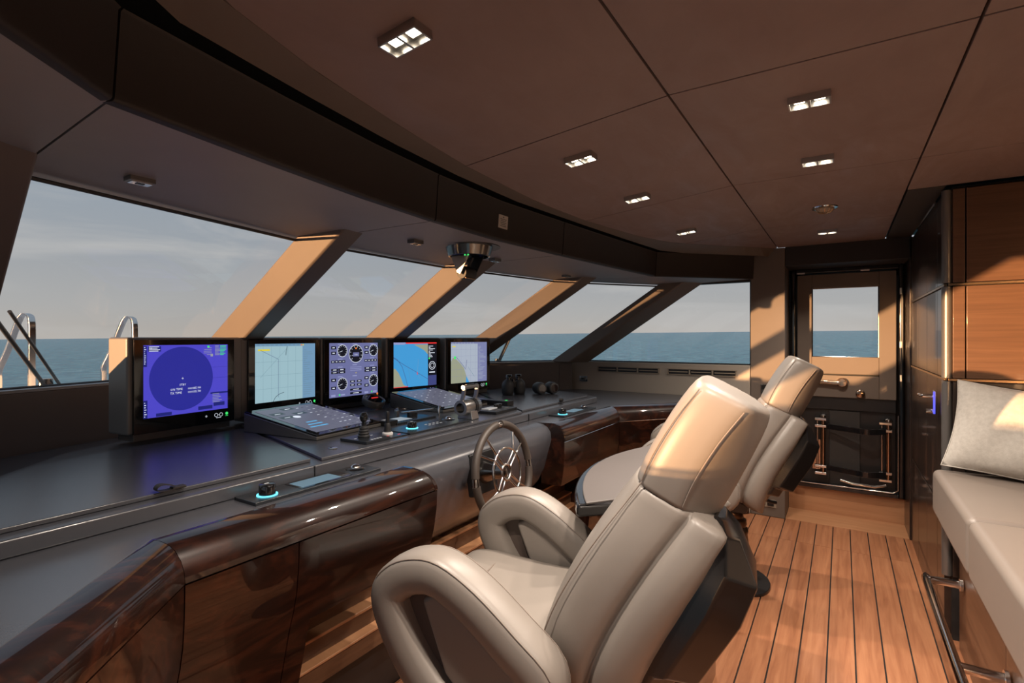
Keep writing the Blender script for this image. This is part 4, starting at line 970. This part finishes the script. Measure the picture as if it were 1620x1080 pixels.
# ================================================================== ceiling lamps
def ceil_lamp(x, y_, lb, power=LAMP_W, rz=0):
    z = cz(y_); t_ = thing('ceiling_lamp', lb, 'lamp', (x, y_, z), rz, 'twin ceiling downlights')
    t_.rotation_euler = (-math.atan(.098) if y_ > .43 else 0, 0, rz)
    f_ = MB()
    for c_, d_ in (((0, .052, -.01), (.056, .004, .02)), ((0, -.052, -.01), (.056, .004, .02)), ((.027, 0, -.01), (.004, .108, .02)), ((-.027, 0, -.01), (.004, .108, .02)), ((0, 0, -.011), (.054, .006, .016))): f_.box(c_, d_)
    obj('frame', f_, 'brushed', t_); obj('backing', MB().box((0, 0, -.002), (.052, .10, .004)), 'satin_grey', t_)
    for s_ in (-1, 1): obj('led', MB().box((0, s_ * .026, -.006), (.026, .028, .004)), 'led', t_, bev=.003)
    if power:
        l = bpy.data.lights.new('lamp_light', 'AREA'); l.energy = power; l.color = (1, .86, .73); l.shape = 'RECTANGLE'; l.size = .03; l.size_y = .07; l.spread = R(128)
        lo = bpy.data.objects.new('lamp_light', l); link(lo, t_); lo.location = (0, 0, -.024)
for x, y_, lb in ((.824, .805, 'twin ceiling downlight nearest the camera, over the port console'), (1.724, .805, 'twin ceiling downlight second from the camera in the row by the windscreen'), (2.343, .805, 'twin ceiling downlight third in the row by the windscreen'), (3.245, .805, 'twin ceiling downlight farthest in the row by the windscreen'),
                  (1.732, .08, 'twin ceiling downlight nearest the camera in the row above the walkway'), (2.335, .08, 'twin ceiling downlight in the middle of the walkway row'), (3.932, .08, 'twin ceiling downlight right in front of the door')):
    ceil_lamp(x, y_, lb)
for x, y_, lb in ((.82, .08, 'added unseen twin downlight over the walkway beside the camera'), (.82, -.75, 'added unseen twin downlight over the near end of the bench')): ceil_lamp(x, y_, lb)  # two unseen downlights, added to brighten the cabin
vn = thing('ceiling_vent', 'round chrome ribbed ceiling vent between the walkway downlights', 'vent', (3.237, .077, 2.1))
obj('flange', MB().lathe([(.04, 0), (.062, 0), (.060, -.006), (.045, -.010), (.04, -.008)], 32), 'steel', vn, smooth=True)
obj('dome', MB().lathe([(.045, -.004), (.042, -.016), (.03, -.026), (.012, -.031), (0, -.032)], 24), 'vent_cream', vn, smooth=True)
for i in range(12):
    a_ = R(30 * i); obj('rib', MB().tube([(.044 * math.cos(a_), .044 * math.sin(a_), -.012), (.03 * math.cos(a_), .03 * math.sin(a_), -.028), (.008 * math.cos(a_), .008 * math.sin(a_), -.033)], .0022, 5), 'gold', vn)
for x, lb in ((.675, 'unlit soffit spotlight over the radar screen'), (1.813, 'unlit soffit spotlight beside the round chrome instrument'), (2.477, 'unlit soffit spotlight just beyond the round chrome instrument'), (3.40, 'unlit soffit spotlight nearest the side window')):
    t_ = thing('soffit_lamp', lb, 'lamp', (x, 1.70, 1.862), 0, 'small spotlights in the soffit')
    obj('frame', MB().box((0, 0, -.006), (.065, .045, .022)), 'satin_grey', t_, bev=.002); obj('glass', MB().box((0, 0, -.018), (.052, .032, .003)), 'ball', t_); obj('bulb', MB().box((0, 0, -.020), (.02, .014, .002)), 'black', t_)
# periscope compass ring under the soffit
cp = thing('periscope', 'round chrome ceiling instrument with folding mirror brackets above the screens', 'compass', (2.12, 1.615, 1.868))
obj('recess_plate', MB().lathe([(0, .0), (.16, .0), (.16, -.004), (0, -.004)], 40), 'black', cp)
obj('ring', MB().lathe([(.118, -.002), (.122, -.004), (.108, -.05), (.098, -.052), (.104, -.01), (.118, -.002)], 48), 'dark_steel', cp, smooth=True)
obj('lens_plate', MB().lathe([(0, -.02), (.10, -.02)], 40), 'black_gloss', cp)
for s_ in (-1, 1):
    obj('bracket', MB().prism([(s_ * .06 , -.05, -.045), (s_ * .06, .07, -.045), (s_ * .06, .03, -.135), (s_ * .06, .01, -.145)], (s_ * .004, 0, 0)), 'brushed' if s_ < 0 else 'black', cp)
for yy in (-.02, .0): obj('status_light', MB().lathe([(0, -.056), (.004, -.056), (.004, -.05)], 10, (-.075, yy - .03, 0)), 'e_green', cp)
obj('mirror_body', MB().lathe([(0, -.045), (.03, -.045), (.034, -.03), (.034, .03), (.03, .045), (0, .045)], 24, (0, .015, -.135), 'X'), 'charcoal', cp, smooth=True)
obj('mirror', MB().box((0, .01, -.15), (.08, .05, .006), Matrix.Rotation(R(35), 3, 'X')), 'bronze', cp, bev=.001)
obj('hinge_arm', MB().tube([(.03, .0, -.05), (.035, .03, -.09), (.03, .02, -.14)], .009, 8), 'black', cp, smooth=True)
# notice on the fascia
sg = thing('notice_plate', 'small pale notice plate screwed to the dark fascia', 'sign', (2.06, 1.3665, 1.955), 0)
sg.rotation_euler = (R(4.4), 0, R(-1.5))
obj('plate', MB().box((0, 0, 0), (.075, .003, .062)), 'sign_plate', sg)
g = MB()
for i in range(5): g.box((0, -.0018, .012 - i * .008), (.05 - .008 * (i % 2), .0006, .0025))
g.box((0, -.0018, .022), (.008, .0006, .006)); obj('lettering', g, 'ink', sg)

# ================================================================== outside: wipers and grab rails
def wiper(p0, p1, lb):
    t_ = thing('wiper', lb, 'wiper', p0)
    a_, b_ = Vector((0, 0, 0)), Vector(p1) - Vector(p0)
    obj('arm', MB().tube([a_, b_], .009, 8), 'satin_grey', t_, smooth=True)
    o2 = Vector((.06, .02, 0)); obj('blade_arm', MB().tube([a_ + o2, b_ + o2], .007, 8), 'satin_grey', t_, smooth=True)
    obj('pivot', MB().lathe([(0, -.02), (.03, -.02), (.025, .04), (0, .04)], 16), 'dark_steel', t_, smooth=True)
wiper((.86, 3.13, 1.17), (.56, 2.62, 1.50), 'twin-arm windscreen wiper outside the left window'); wiper((3.93, 2.67, 1.17), (3.74, 2.36, 1.51), 'twin-arm windscreen wiper outside beyond the binoculars')
dk = struct(obj('trim_3', MB().prism([(-.9, 2.5, .86), (.1, 3.4, .86), (1.4, 3.8, .86), (2.7, 3.8, .86), (4.0, 3.4, .86), (4.9, 2.5, .86), (4.4, 5.4, .86), (2.05, 6.5, .86), (-.3, 5.4, .86)], (0, 0, .04)), 'gelcoat'))
def grab(x, y_, lb):
    t_ = thing('grab_rail', lb, 'rail', (x, y_, .9), 0, 'polished rails on the foredeck')
    pth = smoothpath([(0, 0, 0), (0, 0, .35), (0, 0, .60), (-.012, .03, .66), (-.035, .09, .64), (-.07, .2, .42), (-.10, .27, .28), (-.10, .28, .2), (-.10, .28, 0)], 4)
    obj('bar', MB().loft([[p + Vector((dx, dy, 0)) for dx, dy in ((-.018, -.018), (.018, -.018), (.018, .018), (-.018, .018))] for p in pth]), 'steel', t_, bev=.004)
grab(1.19, 4.6, 'polished steel grab rail outside at the far left'); grab(1.79, 4.6, 'polished steel grab rail rising behind the radar screen')
